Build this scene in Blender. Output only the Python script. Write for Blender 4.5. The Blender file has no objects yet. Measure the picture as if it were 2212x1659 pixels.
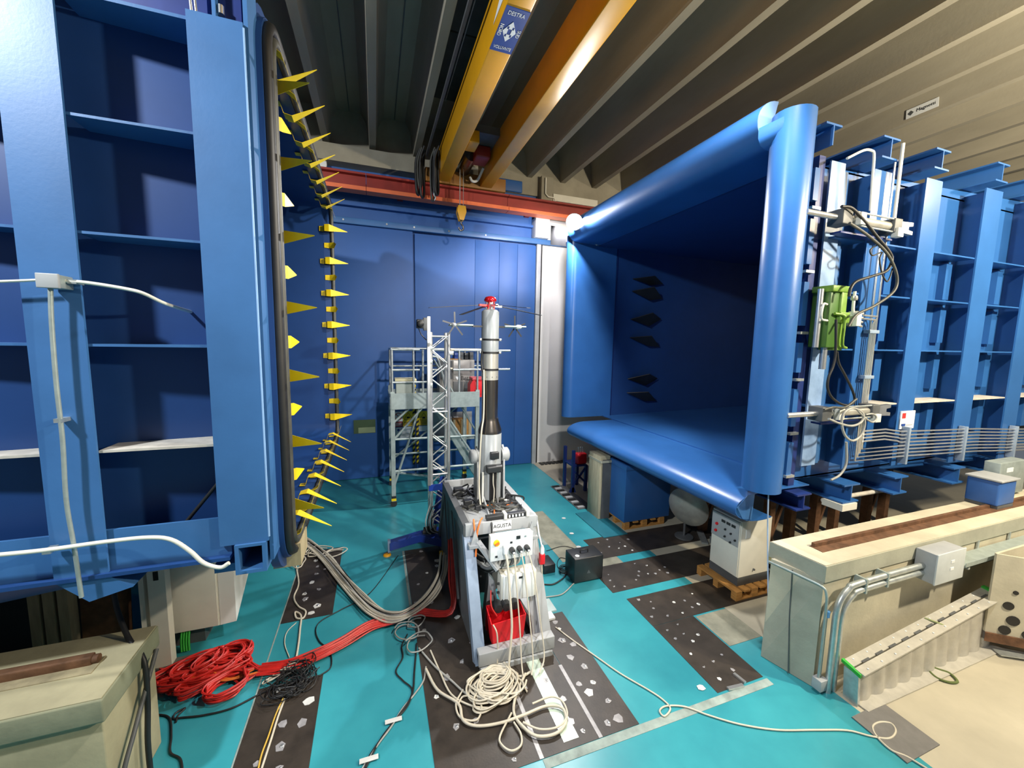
import bpy, bmesh, math, random
from mathutils import Vector, Matrix
random.seed(7)
S = bpy.context.scene
COL = S.collection
R = math.radians

# ---------------------------------------------------------------- camera
# x runs along the wind tunnel (nozzle -> collector), y away from the gallery, z up, metres
cam = bpy.data.cameras.new('camera'); camo = bpy.data.objects.new('camera', cam); COL.objects.link(camo)
cam.sensor_width = 36.0; cam.lens = 36.0 * 844.94 / 2212; cam.clip_start = 0.05; cam.clip_end = 100
yaw, pit, rol = R(19.33), R(6.173), R(-1.071)
_f = Vector((math.sin(yaw)*math.cos(pit), math.cos(yaw)*math.cos(pit), -math.sin(pit)))
_r = Vector((math.cos(yaw), -math.sin(yaw), 0)); _d = _f.cross(_r)
_r2 = math.cos(rol)*_r + math.sin(rol)*_d; _d2 = -math.sin(rol)*_r + math.cos(rol)*_d
camo.matrix_world = Matrix(((_r2.x, -_d2.x, -_f.x, 0), (_r2.y, -_d2.y, -_f.y, 0), (_r2.z, -_d2.z, -_f.z, 3.3), (0, 0, 0, 1)))
S.camera = camo
S.view_settings.view_transform = 'Standard'; S.view_settings.look = 'None'
S.view_settings.gamma = 1; S.view_settings.use_curve_mapping = False
S.view_settings.exposure = 0.0

# ---------------------------------------------------------------- light
w = bpy.data.worlds.new('hall_ambient'); S.world = w; w.use_nodes = True
w.node_tree.nodes['Background'].inputs[0].default_value = (0.75, 0.85, 1.0, 1)
w.node_tree.nodes['Background'].inputs[1].default_value = 0.16
def area(name, loc, aim, size, power, col):
    l = bpy.data.lights.new(name, 'AREA'); l.energy = power; l.color = col; l.size = size; l.shape = 'DISK'
    o = bpy.data.objects.new(name, l); COL.objects.link(o); o.location = loc
    o.rotation_euler = (Vector(aim)-Vector(loc)).to_track_quat('-Z', 'Y').to_euler()
    return o
def lamp(name, loc, power, col, rad):
    l = bpy.data.lights.new(name, 'POINT'); l.energy = power; l.color = col; l.shadow_soft_size = rad
    o = bpy.data.objects.new(name, l); COL.objects.link(o); o.location = loc
lamp('hall_lamp_right', (9.6, 0.6, 6.2), 650, (1.0, 0.86, 0.62), 0.12)
area('hall_floodlight_left', (-4.3, 0.6, 7.0), (0.5, 4.6, 2.8), 0.35, 500, (0.94, 0.98, 1.0))
def beam(name, loc, aim, power, col, cone, blend=0.4, rad=0.15):
    l = bpy.data.lights.new(name, 'SPOT'); l.energy = power; l.color = col; l.spot_size = R(cone); l.spot_blend = blend; l.shadow_soft_size = rad
    o = bpy.data.objects.new(name, l); COL.objects.link(o); o.location = loc
    o.rotation_euler = (Vector(aim)-Vector(loc)).to_track_quat('-Z', 'Y').to_euler()
beam('centre_fill_beam', (3.4, 2.3, 6.7), (1.1, 6.6, 1.0), 1250, (1.0, 0.97, 0.92), 98)  # fill added above the test section for floor, doors and rig
beam('front_fill_beam', (1.6, -2.2, 4.9), (1.3, 8.6, 1.6), 1700, (1.0, 0.97, 0.93), 46, 0.7, 0.1)  # front fill added for platform and rig, its cone kept off the nozzle
lamp('right_fill_lamp', (6.8, -0.4, 5.4), 1800, (1.0, 0.88, 0.66), 0.12)  # fill added for the right plinth, floor and ceiling

# ---------------------------------------------------------------- helpers
WL = {}
def mesh_from(bm, name, smooth=True, ang=65):
    bmesh.ops.recalc_face_normals(bm, faces=bm.faces[:])
    me = bpy.data.meshes.new(name); bm.to_mesh(me); bm.free()
    if smooth: me.set_sharp_from_angle(angle=R(ang))
    return me
def obj(name, bm, m, parent=None, label=None, smooth=True, kind=None):
    """links bm (world coordinates) as one mesh object, origin at its parent's or its own base"""
    if parent is not None: org = WL[parent]
    else:
        xs = [v.co for v in bm.verts]
        org = Vector(((min(v.x for v in xs)+max(v.x for v in xs))/2, (min(v.y for v in xs)+max(v.y for v in xs))/2, min(v.z for v in xs)))
    bmesh.ops.translate(bm, verts=bm.verts[:], vec=-org)
    me = mesh_from(bm, name, smooth); me.materials.append(m)
    o = bpy.data.objects.new(name, me); COL.objects.link(o)
    if parent is not None: o.parent = parent
    else: o.location = org
    WL[o] = org
    if label: o['label'] = label
    if kind: o['kind'] = kind
    return o
def inst(name, me, parent, loc, rot=(0, 0, 0), scale=(1, 1, 1), label=None):
    o = bpy.data.objects.new(name, me); COL.objects.link(o)
    if parent is not None: o.parent = parent; o.location = Vector(loc)-WL[parent]
    else: o.location = loc
    o.rotation_euler = rot; o.scale = scale
    WL[o] = Vector(loc)
    if label: o['label'] = label
    return o
def tag(o, label, cat, group=None):
    o['label'] = label; o['category'] = cat
    if group: o['group'] = group
    return o
def thing(name, label, cat, loc=(0, 0, 0), group=None):
    o = bpy.data.objects.new(name, None); COL.objects.link(o); o.location = loc; o.empty_display_size = 0.1
    WL[o] = Vector(loc)
    return tag(o, label, cat, group)
def struct(name, bm, m, smooth=True):
    o = obj(name, bm, m, smooth=smooth); o['kind'] = 'structure'; return o
def BM(): return bmesh.new()
def box(bm, x0, x1, y0, y1, z0, z1, bev=0, mat=None):
    vs = [bm.verts.new((x, y, z)) for z in (z0, z1) for y in (y0, y1) for x in (x0, x1)]
    fs = [bm.faces.new([vs[i] for i in q]) for q in ((0, 2, 3, 1), (4, 5, 7, 6), (0, 1, 5, 4), (2, 6, 7, 3), (0, 4, 6, 2), (1, 3, 7, 5))]
    if bev:
        es = list({e for f in fs for e in f.edges})
        r = bmesh.ops.bevel(bm, geom=es, offset=bev, segments=2, profile=0.6, affect='EDGES')
    return vs
def Box(x0, x1, y0, y1, z0, z1, bev=0):
    bm = BM(); box(bm, x0, x1, y0, y1, z0, z1, bev); return bm
def bar(bm, a, b, wd, ht, up=(0, 0, 1)):
    """rectangular bar from a to b"""
    a = Vector(a); b = Vector(b); t = (b-a).normalized(); up = Vector(up)
    if abs(t.dot(up)) > 0.98: up = Vector((0, 1, 0))
    s = t.cross(up).normalized(); u = s.cross(t)
    q = [(-1, -1), (1, -1), (1, 1), (-1, 1)]
    va = [bm.verts.new(a+s*(i*wd/2)+u*(j*ht/2)) for i, j in q]; vb = [bm.verts.new(b+s*(i*wd/2)+u*(j*ht/2)) for i, j in q]
    bm.faces.new(va); bm.faces.new(vb[::-1])
    for k in range(4): bm.faces.new((va[k], va[(k+1) % 4], vb[(k+1) % 4], vb[k]))
def Bar(*a, **k):
    bm = BM(); bar(bm, *a, **k); return bm
def prism(bm, pts, d):
    """polygon (3D points) extruded by vector d"""
    d = Vector(d); a = [bm.verts.new(p) for p in pts]; b = [bm.verts.new(Vector(p)+d) for p in pts]; n = len(a)
    bm.faces.new(a); bm.faces.new(b[::-1])
    for k in range(n): bm.faces.new((a[k], a[(k+1) % n], b[(k+1) % n], b[k]))
def Prism(pts, d):
    bm = BM(); prism(bm, pts, d); return bm
def smoothpath(pts, sub=6, closed=False):
    P = [Vector(p) for p in pts]; n = len(P)
    if n < 3: return P
    out = []
    rng = n if closed else n-1
    for i in range(rng):
        p0 = P[(i-1) % n] if (closed or i > 0) else P[0]*2-P[1]
        p1 = P[i]; p2 = P[(i+1) % n]
        p3 = P[(i+2) % n] if (closed or i+2 < n) else P[-1]*2-P[-2]
        for s in range(sub):
            t = s/sub
            out.append(0.5*((2*p1)+(p2-p0)*t+(2*p0-5*p1+4*p2-p3)*t*t+(3*p1-p0-3*p2+p3)*t**3))
    if not closed: out.append(P[-1])
    return out
def tube(bm, pts, r, n=6, smooth=0, closed=False, ends=True):
    P = smoothpath(pts, smooth, closed) if smooth else [Vector(p) for p in pts]
    m = len(P); rings = []; prev = None
    for i in range(m):
        a = P[(i-1) % m] if (closed or i > 0) else P[0]; b = P[(i+1) % m] if (closed or i < m-1) else P[-1]
        t = (b-a)
        if t.length < 1e-9: t = Vector((0, 0, 1))
        t.normalize()
        if prev is None:
            up = Vector((0, 0, 1)) if abs(t.z) < 0.9 else Vector((1, 0, 0)); u = t.cross(up).normalized()
        else:
            u = prev-t*prev.dot(t)
            u = u.normalized() if u.length > 1e-6 else t.orthogonal().normalized()
        prev = u; v = t.cross(u)
        rr = r[i] if isinstance(r, (list, tuple)) else r
        rings.append([bm.verts.new(P[i]+(u*math.cos(2*math.pi*k/n)+v*math.sin(2*math.pi*k/n))*rr) for k in range(n)])
    for i in range(m if closed else m-1):
        A = rings[i]; B = rings[(i+1) % m]
        for k in range(n): bm.faces.new((A[k], A[(k+1) % n], B[(k+1) % n], B[k])).smooth = True
    if ends and not closed: bm.faces.new(rings[0]); bm.faces.new(rings[-1][::-1])
def Tube(pts, r, n=6, smooth=0, closed=False):
    bm = BM(); tube(bm, pts, r, n, smooth, closed); return bm
def lathe(bm, prof, c=(0, 0, 0), n=24, axis='z'):
    """prof: list of (radius, height) revolved about an axis through c"""
    c = Vector(c); rings = []
    for r, h in prof:
        ring = []
        for k in range(n):
            a = 2*math.pi*k/n; p = (r*math.cos(a), r*math.sin(a), h)
            if axis == 'x': p = (h, p[0], p[1])
            elif axis == 'y': p = (p[0], h, p[1])
            ring.append(bm.verts.new(c+Vector(p)))
        rings.append(ring)
    for A, B in zip(rings, rings[1:]):
        for k in range(n): bm.faces.new((A[k], A[(k+1) % n], B[(k+1) % n], B[k])).smooth = True
    bm.faces.new(rings[0][::-1]); bm.faces.new(rings[-1])
def Lathe(*a, **k):
    bm = BM(); lathe(bm, *a, **k); return bm
def text(s, size, m, parent, loc, rot, name='lettering', depth=0.001, align='CENTER', sx=1.0):
    cu = bpy.data.curves.new(name, 'FONT'); cu.body = s; cu.size = size; cu.extrude = depth
    cu.align_x = align; cu.align_y = 'CENTER'; cu.resolution_u = 3
    t = bpy.data.objects.new('tmp_text', cu); COL.objects.link(t)
    bpy.context.view_layer.update()
    me = bpy.data.meshes.new_from_object(t.evaluated_get(bpy.context.evaluated_depsgraph_get()))
    bpy.data.objects.remove(t); bpy.data.curves.remove(cu)
    me.materials.clear(); me.materials.append(m); me.name = name
    return inst(name, me, parent, loc, rot, (sx, 1, 1))

# ---------------------------------------------------------------- materials
MATS = {}
def mat(name, col, rough=0.5, metal=0.0, var=0.12, scale=3.0, bump=0.0, bscale=40.0, spec=0.5, col2=None, stretch=None, detail=5):
    m = bpy.data.materials.new(name); m.use_nodes = True; nt = m.node_tree; N = nt.nodes; L = nt.links
    b = N['Principled BSDF']; b.inputs['Roughness'].default_value = rough; b.inputs['Metallic'].default_value = metal
    b.inputs['Specular IOR Level'].default_value = spec
    tc = N.new('ShaderNodeTexCoord'); src = tc.outputs['Object']
    if stretch:
        mp = N.new('ShaderNodeMapping'); mp.inputs['Scale'].default_value = stretch; L.new(src, mp.inputs['Vector']); src = mp.outputs['Vector']
    nz = N.new('ShaderNodeTexNoise'); nz.inputs['Scale'].default_value = scale; nz.inputs['Detail'].default_value = detail; nz.inputs['Roughness'].default_value = 0.6
    L.new(src, nz.inputs['Vector'])
    rp = N.new('ShaderNodeValToRGB'); rp.color_ramp.elements[0].position = 0.3; rp.color_ramp.elements[1].position = 0.7
    a = [max(0, c*(1-var)) for c in col]; c2 = col2 if col2 else [min(1, c*(1+var)) for c in col]
    rp.color_ramp.elements[0].color = (*a, 1); rp.color_ramp.elements[1].color = (*c2, 1)
    L.new(nz.outputs['Fac'], rp.inputs['Fac']); L.new(rp.outputs['Color'], b.inputs['Base Color'])
    if bump:
        n2 = N.new('ShaderNodeTexNoise'); n2.inputs['Scale'].default_value = bscale; n2.inputs['Detail'].default_value = 4
        L.new(tc.outputs['Object'], n2.inputs['Vector'])
        bp = N.new('ShaderNodeBump'); bp.inputs['Strength'].default_value = bump; bp.inputs['Distance'].default_value = 0.01
        L.new(n2.outputs['Fac'], bp.inputs['Height']); L.new(bp.outputs['Normal'], b.inputs['Normal'])
    MATS[name] = m
    return m
def emis(name, col, strength):
    m = mat(name, col, 0.4); b = m.node_tree.nodes['Principled BSDF']
    b.inputs['Emission Color'].default_value = (*col, 1); b.inputs['Emission Strength'].default_value = strength
    return m
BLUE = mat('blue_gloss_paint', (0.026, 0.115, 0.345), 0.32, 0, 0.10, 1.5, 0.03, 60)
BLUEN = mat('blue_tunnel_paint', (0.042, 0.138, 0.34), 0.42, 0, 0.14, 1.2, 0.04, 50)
BLUED = mat('dark_blue_and_shade', (0.013, 0.055, 0.20), 0.45, 0, 0.1, 1.5)  # dark blue; on the collector duct it carries the interior's shade
BLUEW = mat('blue_door_paint', (0.022, 0.10, 0.335), 0.55, 0, 0.10, 0.8, 0.02, 8)
NAVY = mat('navy_frame_paint', (0.012, 0.03, 0.16), 0.4, 0, 0.15)
TURQ = mat('turquoise_floor_paint', (0.028, 0.25, 0.315), 0.30, 0, 0.16, 0.9, 0.03, 25, col2=(0.045, 0.33, 0.385))
STEELP = mat('brown_steel_plate', (0.036, 0.028, 0.022), 0.45, 0.0, 0.35, 5, 0.08, 60)
CONC = mat('cream_concrete', (0.50, 0.46, 0.35), 0.85, 0, 0.16, 2.2, 0.15, 30)
CONCG = mat('grey_green_concrete', (0.36, 0.36, 0.29), 0.85, 0, 0.15, 3, 0.15, 30)
CONCF = mat('beige_concrete_floor', (0.42, 0.385, 0.30), 0.6, 0, 0.14, 1.3, 0.05, 30)
CONCC = mat('ceiling_concrete', (0.30, 0.275, 0.215), 0.9, 0, 0.2, 1.2, 0.15, 20, stretch=(1, 0.25, 1))
CONCL = mat('olive_stained_concrete', (0.36, 0.33, 0.21), 0.85, 0, 0.2, 2.2, 0.15, 30)
CONCLG = mat('olive_grey_concrete', (0.23, 0.24, 0.16), 0.85, 0, 0.18, 3, 0.15, 30)
CONCD = mat('dusty_pale_paint', (0.50, 0.47, 0.42), 0.9, 0, 0.2, 8)
WHITE = mat('white_panel_paint', (0.72, 0.72, 0.70), 0.5, 0, 0.05, 1)
CREAM = mat('cream_enamel', (0.74, 0.72, 0.64), 0.42, 0, 0.06, 3)
GREYP = mat('light_grey_paint', (0.36, 0.375, 0.39), 0.42, 0, 0.10, 4)
GREYB = mat('blue_grey_paint', (0.24, 0.31, 0.42), 0.38, 0, 0.14, 4)
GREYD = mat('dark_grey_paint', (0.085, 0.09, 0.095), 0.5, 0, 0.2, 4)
GALV = mat('galvanised_steel', (0.52, 0.56, 0.56), 0.36, 0.7, 0.18, 14)
GALVD = mat('grey_green_galvanised', (0.36, 0.42, 0.41), 0.45, 0.4, 0.15, 10)
ALU = mat('aluminium', (0.74, 0.75, 0.75), 0.28, 0.85, 0.10, 10)
STEEL = mat('machined_steel', (0.58, 0.56, 0.50), 0.3, 0.6, 0.2, 6, stretch=(1, 1, 0.2))
STEELD = mat('dark_burnished_steel', (0.20, 0.175, 0.15), 0.25, 0.95, 0.25, 5, stretch=(1, 1, 0.2))
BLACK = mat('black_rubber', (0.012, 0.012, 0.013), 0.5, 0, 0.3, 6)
BLACKP = mat('black_plastic', (0.02, 0.021, 0.023), 0.35, 0, 0.2, 6)
GREYT = mat('grey_tube_lining', (0.065, 0.065, 0.057), 0.5, 0.1, 0.25, 8)
YEL = mat('tab_yellow', (0.80, 0.58, 0.008), 0.4, 0, 0.06, 8)
YCR = mat('crane_yellow', (0.75, 0.36, 0.008), 0.35, 0, 0.08, 2)
RAILR = mat('rail_red', (0.27, 0.024, 0.016), 0.45, 0, 0.15, 2)
RAILO = mat('rail_lit_orange', (0.80, 0.17, 0.06), 0.45, 0, 0.12, 2)
RED = mat('red_cable', (0.55, 0.02, 0.015), 0.45, 0, 0.2, 9)
REDP = mat('red_plastic', (0.70, 0.012, 0.02), 0.4, 0, 0.06, 4)
CABW = mat('cream_cable', (0.58, 0.53, 0.43), 0.45, 0, 0.12, 8)
CABG = mat('grey_cable', (0.34, 0.34, 0.32), 0.45, 0, 0.15, 8)
ORANGE = mat('orange_cable', (0.72, 0.17, 0.03), 0.45, 0, 0.1, 8)
GREEN = mat('hydraulic_green', (0.15, 0.28, 0.03), 0.4, 0, 0.2, 8)
GREENV = mat('vivid_green', (0.02, 0.36, 0.03), 0.45, 0, 0.15, 8)
WOOD = mat('pallet_wood', (0.46, 0.22, 0.055), 0.7, 0, 0.25, 4, stretch=(2, 2, 14))
WOODP = mat('pale_timber', (0.40, 0.33, 0.20), 0.8, 0, 0.2, 3, 0.1, 30, stretch=(6, 6, 0.8))
RUST = mat('rusty_steel', (0.15, 0.075, 0.04), 0.75, 0.3, 0.4, 9, 0.15, 60)
TAPE = mat('clear_tape', (0.30, 0.29, 0.30), 0.3, 0, 0.25, 12)
TAPEW = mat('white_tape', (0.62, 0.62, 0.60), 0.5, 0, 0.1, 12)
JOINT = mat('pale_joint_filler', (0.25, 0.31, 0.29), 0.7, 0, 0.3, 7)
WORN = mat('worn_floor_concrete', (0.22, 0.225, 0.17), 0.7, 0, 0.25, 4, 0.05, 30, col2=(0.34, 0.33, 0.25))
TUBEG = mat('column_grey_paint', (0.27, 0.29, 0.30), 0.35, 0, 0.08, 4)
PLANK = mat('dull_zinc', (0.50, 0.48, 0.43), 0.4, 0.3, 0.12, 10)
SIGNB = mat('sign_blue', (0.012, 0.05, 0.26), 0.4, 0, 0.03, 3)
SIGNW = mat('sign_white', (0.75, 0.78, 0.80), 0.5, 0, 0.03, 3)
SIGNR = mat('sign_red', (0.50, 0.03, 0.03), 0.5, 0, 0.03, 3)
SIGNY = mat('sign_yellow', (0.80, 0.55, 0.01), 0.5, 0, 0.03, 3)
INK = mat('black_ink', (0.012, 0.012, 0.014), 0.6, 0, 0.1, 3)
MATG = mat('grey_mat', (0.16, 0.155, 0.15), 0.8, 0, 0.12, 10, 0.1, 80)
ROOFD = mat('dark_ceiling_panel', (0.06, 0.065, 0.058), 0.8, 0, 0.2, 3)

# ================================================================ STRUCTURE
# ---- floor: turquoise painted slab with inlaid steel plates
floor = struct('floor', Box(-9, 4.12, -3, 9.7, -0.2, 0), TURQ)
floor2 = struct('floor', Box(4.12, 16, -3, 9.7, -0.2, 0), CONCF)
def plate(x0, x1, y0, y1, m=STEELP, par=None, nm='steel_plate', h=0.004):
    return obj(nm, Box(x0, x1, y0, y1, -0.01, h), m, par or floor)
PL = [(-1.09, -0.54, 1.2, 3.93), (-1.09, -0.54, 4.83, 6.45), (0.38, 1.20, 2.52, 6.04), (1.205, 1.74, 2.52, 4.02), (1.745, 2.12, 2.52, 4.02),
      (3.03, 3.62, 2.54, 3.46), (3.03, 4.12, 3.465, 3.98), (2.93, 4.12, 4.14, 4.72), (3.25, 4.12, 4.90, 5.50)]
for p in PL: plate(*p)
for p in [(4.12, 6.2, 3.465, 3.98), (4.12, 6.2, 4.14, 4.72), (4.12, 6.2, 4.90, 5.50)]: plate(*p, par=floor2)
# worn concrete showing through the paint, pale joints and edge strips
plate(2.62, 3.05, 5.0, 6.75, WORN, nm='worn_patch', h=0.003)
plate(2.70, 3.5, 4.60, 5.02, WORN, nm='worn_patch', h=0.002)
plate(3.64, 4.12, 2.95, 3.44, WORN, nm='worn_patch', h=0.003)
plate(4.02, 4.12, 5.9, 9.6, CONCF, nm='worn_patch', h=0.003)
plate(1.2, 3.64, 2.44, 2.515, JOINT, nm='joint_strip', h=0.003)
plate(-1.105, -1.092, 1.2, 6.45, JOINT, nm='joint_strip', h=0.003)
plate(0.345, 0.375, 4.6, 6.04, JOINT, nm='joint_strip', h=0.003)
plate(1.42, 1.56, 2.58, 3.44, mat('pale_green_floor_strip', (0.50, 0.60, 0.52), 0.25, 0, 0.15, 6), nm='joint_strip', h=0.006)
plate(2.55, 2.62, 5.55, 6.75, JOINT, nm='joint_strip', h=0.003)
plate(1.18, 1.215, 2.52, 3.4, TAPE, nm='tape_strip', h=0.006)
plate(1.72, 1.755, 2.52, 3.3, TAPE, nm='tape_strip', h=0.006)
def patch_mesh(seed, m):
    rnd = random.Random(seed); n = rnd.choice((5, 6, 7)); bm = BM()
    pts = [Vector((math.cos(2*math.pi*k/n)*rnd.uniform(0.55, 1.0)*0.05, math.sin(2*math.pi*k/n)*rnd.uniform(0.55, 1.0)*0.05, 0)) for k in range(n)]
    prism(bm, pts, (0, 0, 0.003)); me = mesh_from(bm, 'tape_patch', False); me.materials.append(m); return me
PM = [patch_mesh(k, TAPE) for k in range(5)]+[patch_mesh(k+20, TAPEW) for k in range(2)]
bm = BM(); lathe(bm, [(0.014, 0), (0.014, 0.004), (0.009, 0.008)], n=8); BOLT = mesh_from(bm, 'bolt_head'); BOLT.materials.append(ALU)
rnd = random.Random(3)
for i, (x0, x1, y0, y1) in enumerate(PL):
    n = {0: 18, 1: 12, 2: 22, 3: 11, 4: 14, 5: 12, 6: 11, 7: 14, 8: 9}[i]
    k = 0; used = []
    while k < n:
        x = rnd.uniform(x0+0.06, x1-0.06); y = rnd.uniform(max(y0, 2.3)+0.06, y1-0.06)
        if len(used) < 400 and any((x-a)**2+(y-b)**2 < 0.012 for a, b in used[:k]): continue
        used.append((x, y)); k += 1
        s = rnd.uniform(0.5, 1.15) if i < 5 else rnd.uniform(0.28, 0.6)
        inst('tape_patch', rnd.choice(PM), floor, (x, y, 0.0041), (0, 0, rnd.uniform(0, 6)), (s, s, 1))
        if k % 2 == 0: inst('bolt_head', BOLT, floor, (x+0.01, y, 0.0065), (0, 0, 0), (s+.2, s+.2, 1))
for p in [(3.309,6.333,0), (3.171,5.758,0), (3.068,5.322,0), (2.922,2.63,0), (3.105,5.12,0)]:
    inst('tape_patch', PM[5], floor, (p[0], p[1], 0.0045), (0, 0, 0.5), (0.9, 0.9, 1))

# ---- back wall: sliding doors, track, blue upper wall, concrete band, white bay
wall = struct('wall_back', Box(-9, 4.0, 9.72, 9.95, 0, 7.0), BLUEW)
def door(name, xs, z1):
    d = thing(name, '', 'door', (xs[0], 9.68, 0)); del d['label'], d['category']; d['kind'] = 'structure'
    for a, b in zip(xs, xs[1:]): obj('panel', Box(a+0.002, b-0.002, 9.64, 9.715, 0.012, z1, 0.004), BLUEW, d)
    return d
door('door_1', [-8.9, -5.4, -3.2, -1.15, 0.875], 5.80)
d2 = door('door_2', [0.915, 2.36, 2.98, 3.47, 3.97], 5.76)
t = struct('trim_1', Box(-8.9, 6.0, 9.56, 9.70, 5.80, 5.93, 0.01), BLUEN)
for x in (-0.6, 0.3, 0.9, 1.7, 2.6): obj('bolt_head', Lathe([(0.02, 0), (0.02, -0.015)], (x, 9.56, 5.87), 8, 'y'), ALU, t)
struct('trim_2', Box(-8.9, 4.0, 9.60, 9.72, 6.20, 6.26), BLUEW)
t3 = struct('trim_3', Box(3.975, 4.09, 9.58, 9.72, 0, 5.80, 0.006), GREYP)
struct('trim_4', Box(4.09, 4.16, 9.66, 9.72, 0, 5.80), BLACK)
struct('wall_back', Box(4.16, 12, 9.66, 9.95, 0, 6.45), WHITE)
struct('trim_5', Box(3.86, 4.24, 9.42, 9.70, 5.93, 6.42, 0.01), WHITE)
struct('trim_6', Box(4.16, 6.2, 9.62, 9.66, 5.80, 5.90), GREYD)
struct('wall_back', Box(-9, 16, 9.66, 9.95, 7.0, 8.2), CONCC)
struct('wall_back', Box(4.0, 16, 9.70, 9.95, 6.45, 7.0), CONCC)
struct('trim_7', Box(-9, 0.95, 9.40, 9.66, 7.0, 7.34), CONCC)
struct('trim_8', Box(4.02, 4.34, 9.50, 9.66, 6.45, 7.45, 0.01), CONCC)
win = thing('window_1', '', '', (4.9, 9.6, 6.6)); del win['label'], win['category']; win['kind'] = 'structure'
obj('window_frame', Box(4.40, 5.7, 9.60, 9.66, 6.93, 7.10), CREAM, win); obj('window_frame', Box(4.40, 4.46, 9.60, 9.66, 6.60, 6.93), CREAM, win)
obj('window_frame', Box(4.46, 5.7, 9.60, 9.66, 6.60, 6.66), CREAM, win)
obj('pane', Box(4.46, 5.7, 9.63, 9.66, 6.66, 6.93), GREYD, win)
tag(obj('wall_conduit', Tube([(4.12, 9.47, 7.4), (4.12, 9.47, 7.02), (4.2, 9.47, 6.95), (4.36, 9.47, 6.95), (4.42, 9.52, 6.9), (4.42, 9.52, 6.55)], 0.018, 6), CREAM), 'thin pale conduit bending down the concrete pillar beside the high window', 'conduit')
struct('blue_panel', Box(2.85, 3.55, 9.60, 9.655, 7.0, 7.28, 0.03), BLUEW)  # plain blue panel on the concrete band
# ---- ceiling: slab with precast ribs
ceil = struct('ceiling', Box(-9, 16, -3, 9.7, 8.15, 8.35), CONCC)
for k in range(-9, 17):
    x = 0.03+0.93*k
    prof = [(x-0.065, 0, 7.42), (x+0.065, 0, 7.42), (x+0.12, 0, 7.95), (x+0.24, 0, 8.16), (x-0.24, 0, 8.16), (x-0.12, 0, 7.95)]
    obj('ceiling_rib', Prism([(a, -3, c) for a, b, c in prof], (0, 12.66, 0)), CONCC, ceil)
for x in (-0.43, 0.5): obj('seam', Box(x-0.008, x+0.008, -3, 9.6, 8.13, 8.151), GREYD, ceil)
# dark panels left of the crane
for y in (-2.4, -0.6, 1.2, 3.0, 4.8, 6.6): obj('dark_panel', Box(1.04, 1.80, y+0.02, y+1.78, 8.08, 8.13), ROOFD, ceil)
obj('seam', Box(1.41, 1.425, -2.4, 8.4, 8.06, 8.081), CONCD, ceil)
# maker's plate on a rib
sx = 0.03+0.93*10-0.088
sg = thing('maker_plate', 'white maker plate lettered Magnetti on a lit ceiling rib at the right', 'sign', (sx, 4.65, 7.56))
obj('plate', Prism([(sx, 4.86, 7.47), (sx, 4.42, 7.47), (sx-0.013, 4.42, 7.62), (sx-0.013, 4.86, 7.62)], (-0.006, 0, 0)), SIGNW, sg)
text('Magnetti', 0.075, INK, sg, (sx-0.016, 4.585, 7.55), (R(90), 0, R(-90)))
obj('emblem', Prism([(sx-0.012, 4.83, 7.545), (sx-0.012, 4.79, 7.505), (sx-0.012, 4.75, 7.545), (sx-0.012, 4.79, 7.585)], (-0.008, 0, 0)), GREYD, sg)

# ================================================================ CRANE AND RAIL
rail = thing('crane_rail', 'red steel crane rail running along the back wall above the blue doors', 'rail', (2, 9.25, 6.42))
for a, b in ((-8.5, -0.12), (-0.11, 3.03), (3.04, 9.0)):
    obj('web', Box(a, b, 9.22, 9.25, 6.45, 6.70), RAILR, rail)
    obj('lower_flange', Box(a, b, 9.10, 9.36, 6.375, 6.455), RAILO, rail)  # rail's lit lower edge put into a brighter orange-red
    obj('upper_flange', Box(a, b, 9.10, 9.36, 6.69, 6.73), RAILR, rail)
for x in (-1.5, 0.6, 2.2, 3.7): obj('bracket', Box(x-0.06, x+0.06, 9.25, 9.70, 6.45, 6.69), RAILR, rail)

crane = thing('overhead_crane', 'yellow double-girder overhead crane under the ribbed concrete ceiling', 'crane', (2, 4, 6.73))
g1 = obj('girder', Box(1.36, 1.64, -2.8, 9.30, 6.80, 7.34, 0.012), YCR, crane)
g2 = obj('girder', Box(2.33, 2.60, -2.8, 9.30, 6.80, 7.34, 0.012), YCR, crane)
obj('end_carriage', Box(1.10, 2.95, 9.10, 9.36, 6.76, 7.05, 0.02), mat('shaded_carriage_brown', (0.28, 0.12, 0.02), 0.5), crane)  # brown is the carriage's shadow put into its colour
for x in (1.2, 2.85): obj('wheel', Lathe([(0.11, -0.05), (0.11, 0.05)], (x, 9.22, 6.84), 16, 'y'), STEELD, crane)
# direction sign under the left girder
sp = obj('direction_sign', Box(1.365, 1.635, 4.28, 4.93, 6.79, 6.80), SIGNB, g1, label='blue crane direction sign with four white arrows')
ROTD = (R(180), 0, 0)
def under(pts, m, nm): return obj(nm, Prism([(x, y, 6.7895) for x, y in pts], (0, 0, -0.003)), m, g1)
cx, cy = 1.50, 4.60
for ang in range(4):
    c, s = math.cos(R(90*ang)), math.sin(R(90*ang)); kx, ky = 0.62, 1.2
    pts = [(0.05, -0.05), (0.09, -0.02), (0.09, -0.05), (0.14, 0), (0.09, 0.05), (0.09, 0.02), (0.05, 0.05)]
    pts = [(0.035, -0.03), (0.065, -0.03), (0.065, -0.062), (0.125, 0), (0.065, 0.062), (0.065, 0.03), (0.035, 0.03)]
    under([(cx+(p[0]*c-p[1]*s)*kx, cy+(p[0]*s+p[1]*c)*ky) for p in pts], SIGNW, 'arrow')
text('DESTRA', 0.075, SIGNW, g1, (cx, cy-0.25, 6.788), ROTD, sx=0.72)
text('VOLUVNTE', 0.07, SIGNW, g1, (cx, cy+0.26, 6.788), ROTD, sx=0.6)
text('NORD', 0.06, SIGNW, g1, (cx-0.105, cy, 6.788), (R(180), 0, R(90)))
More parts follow.
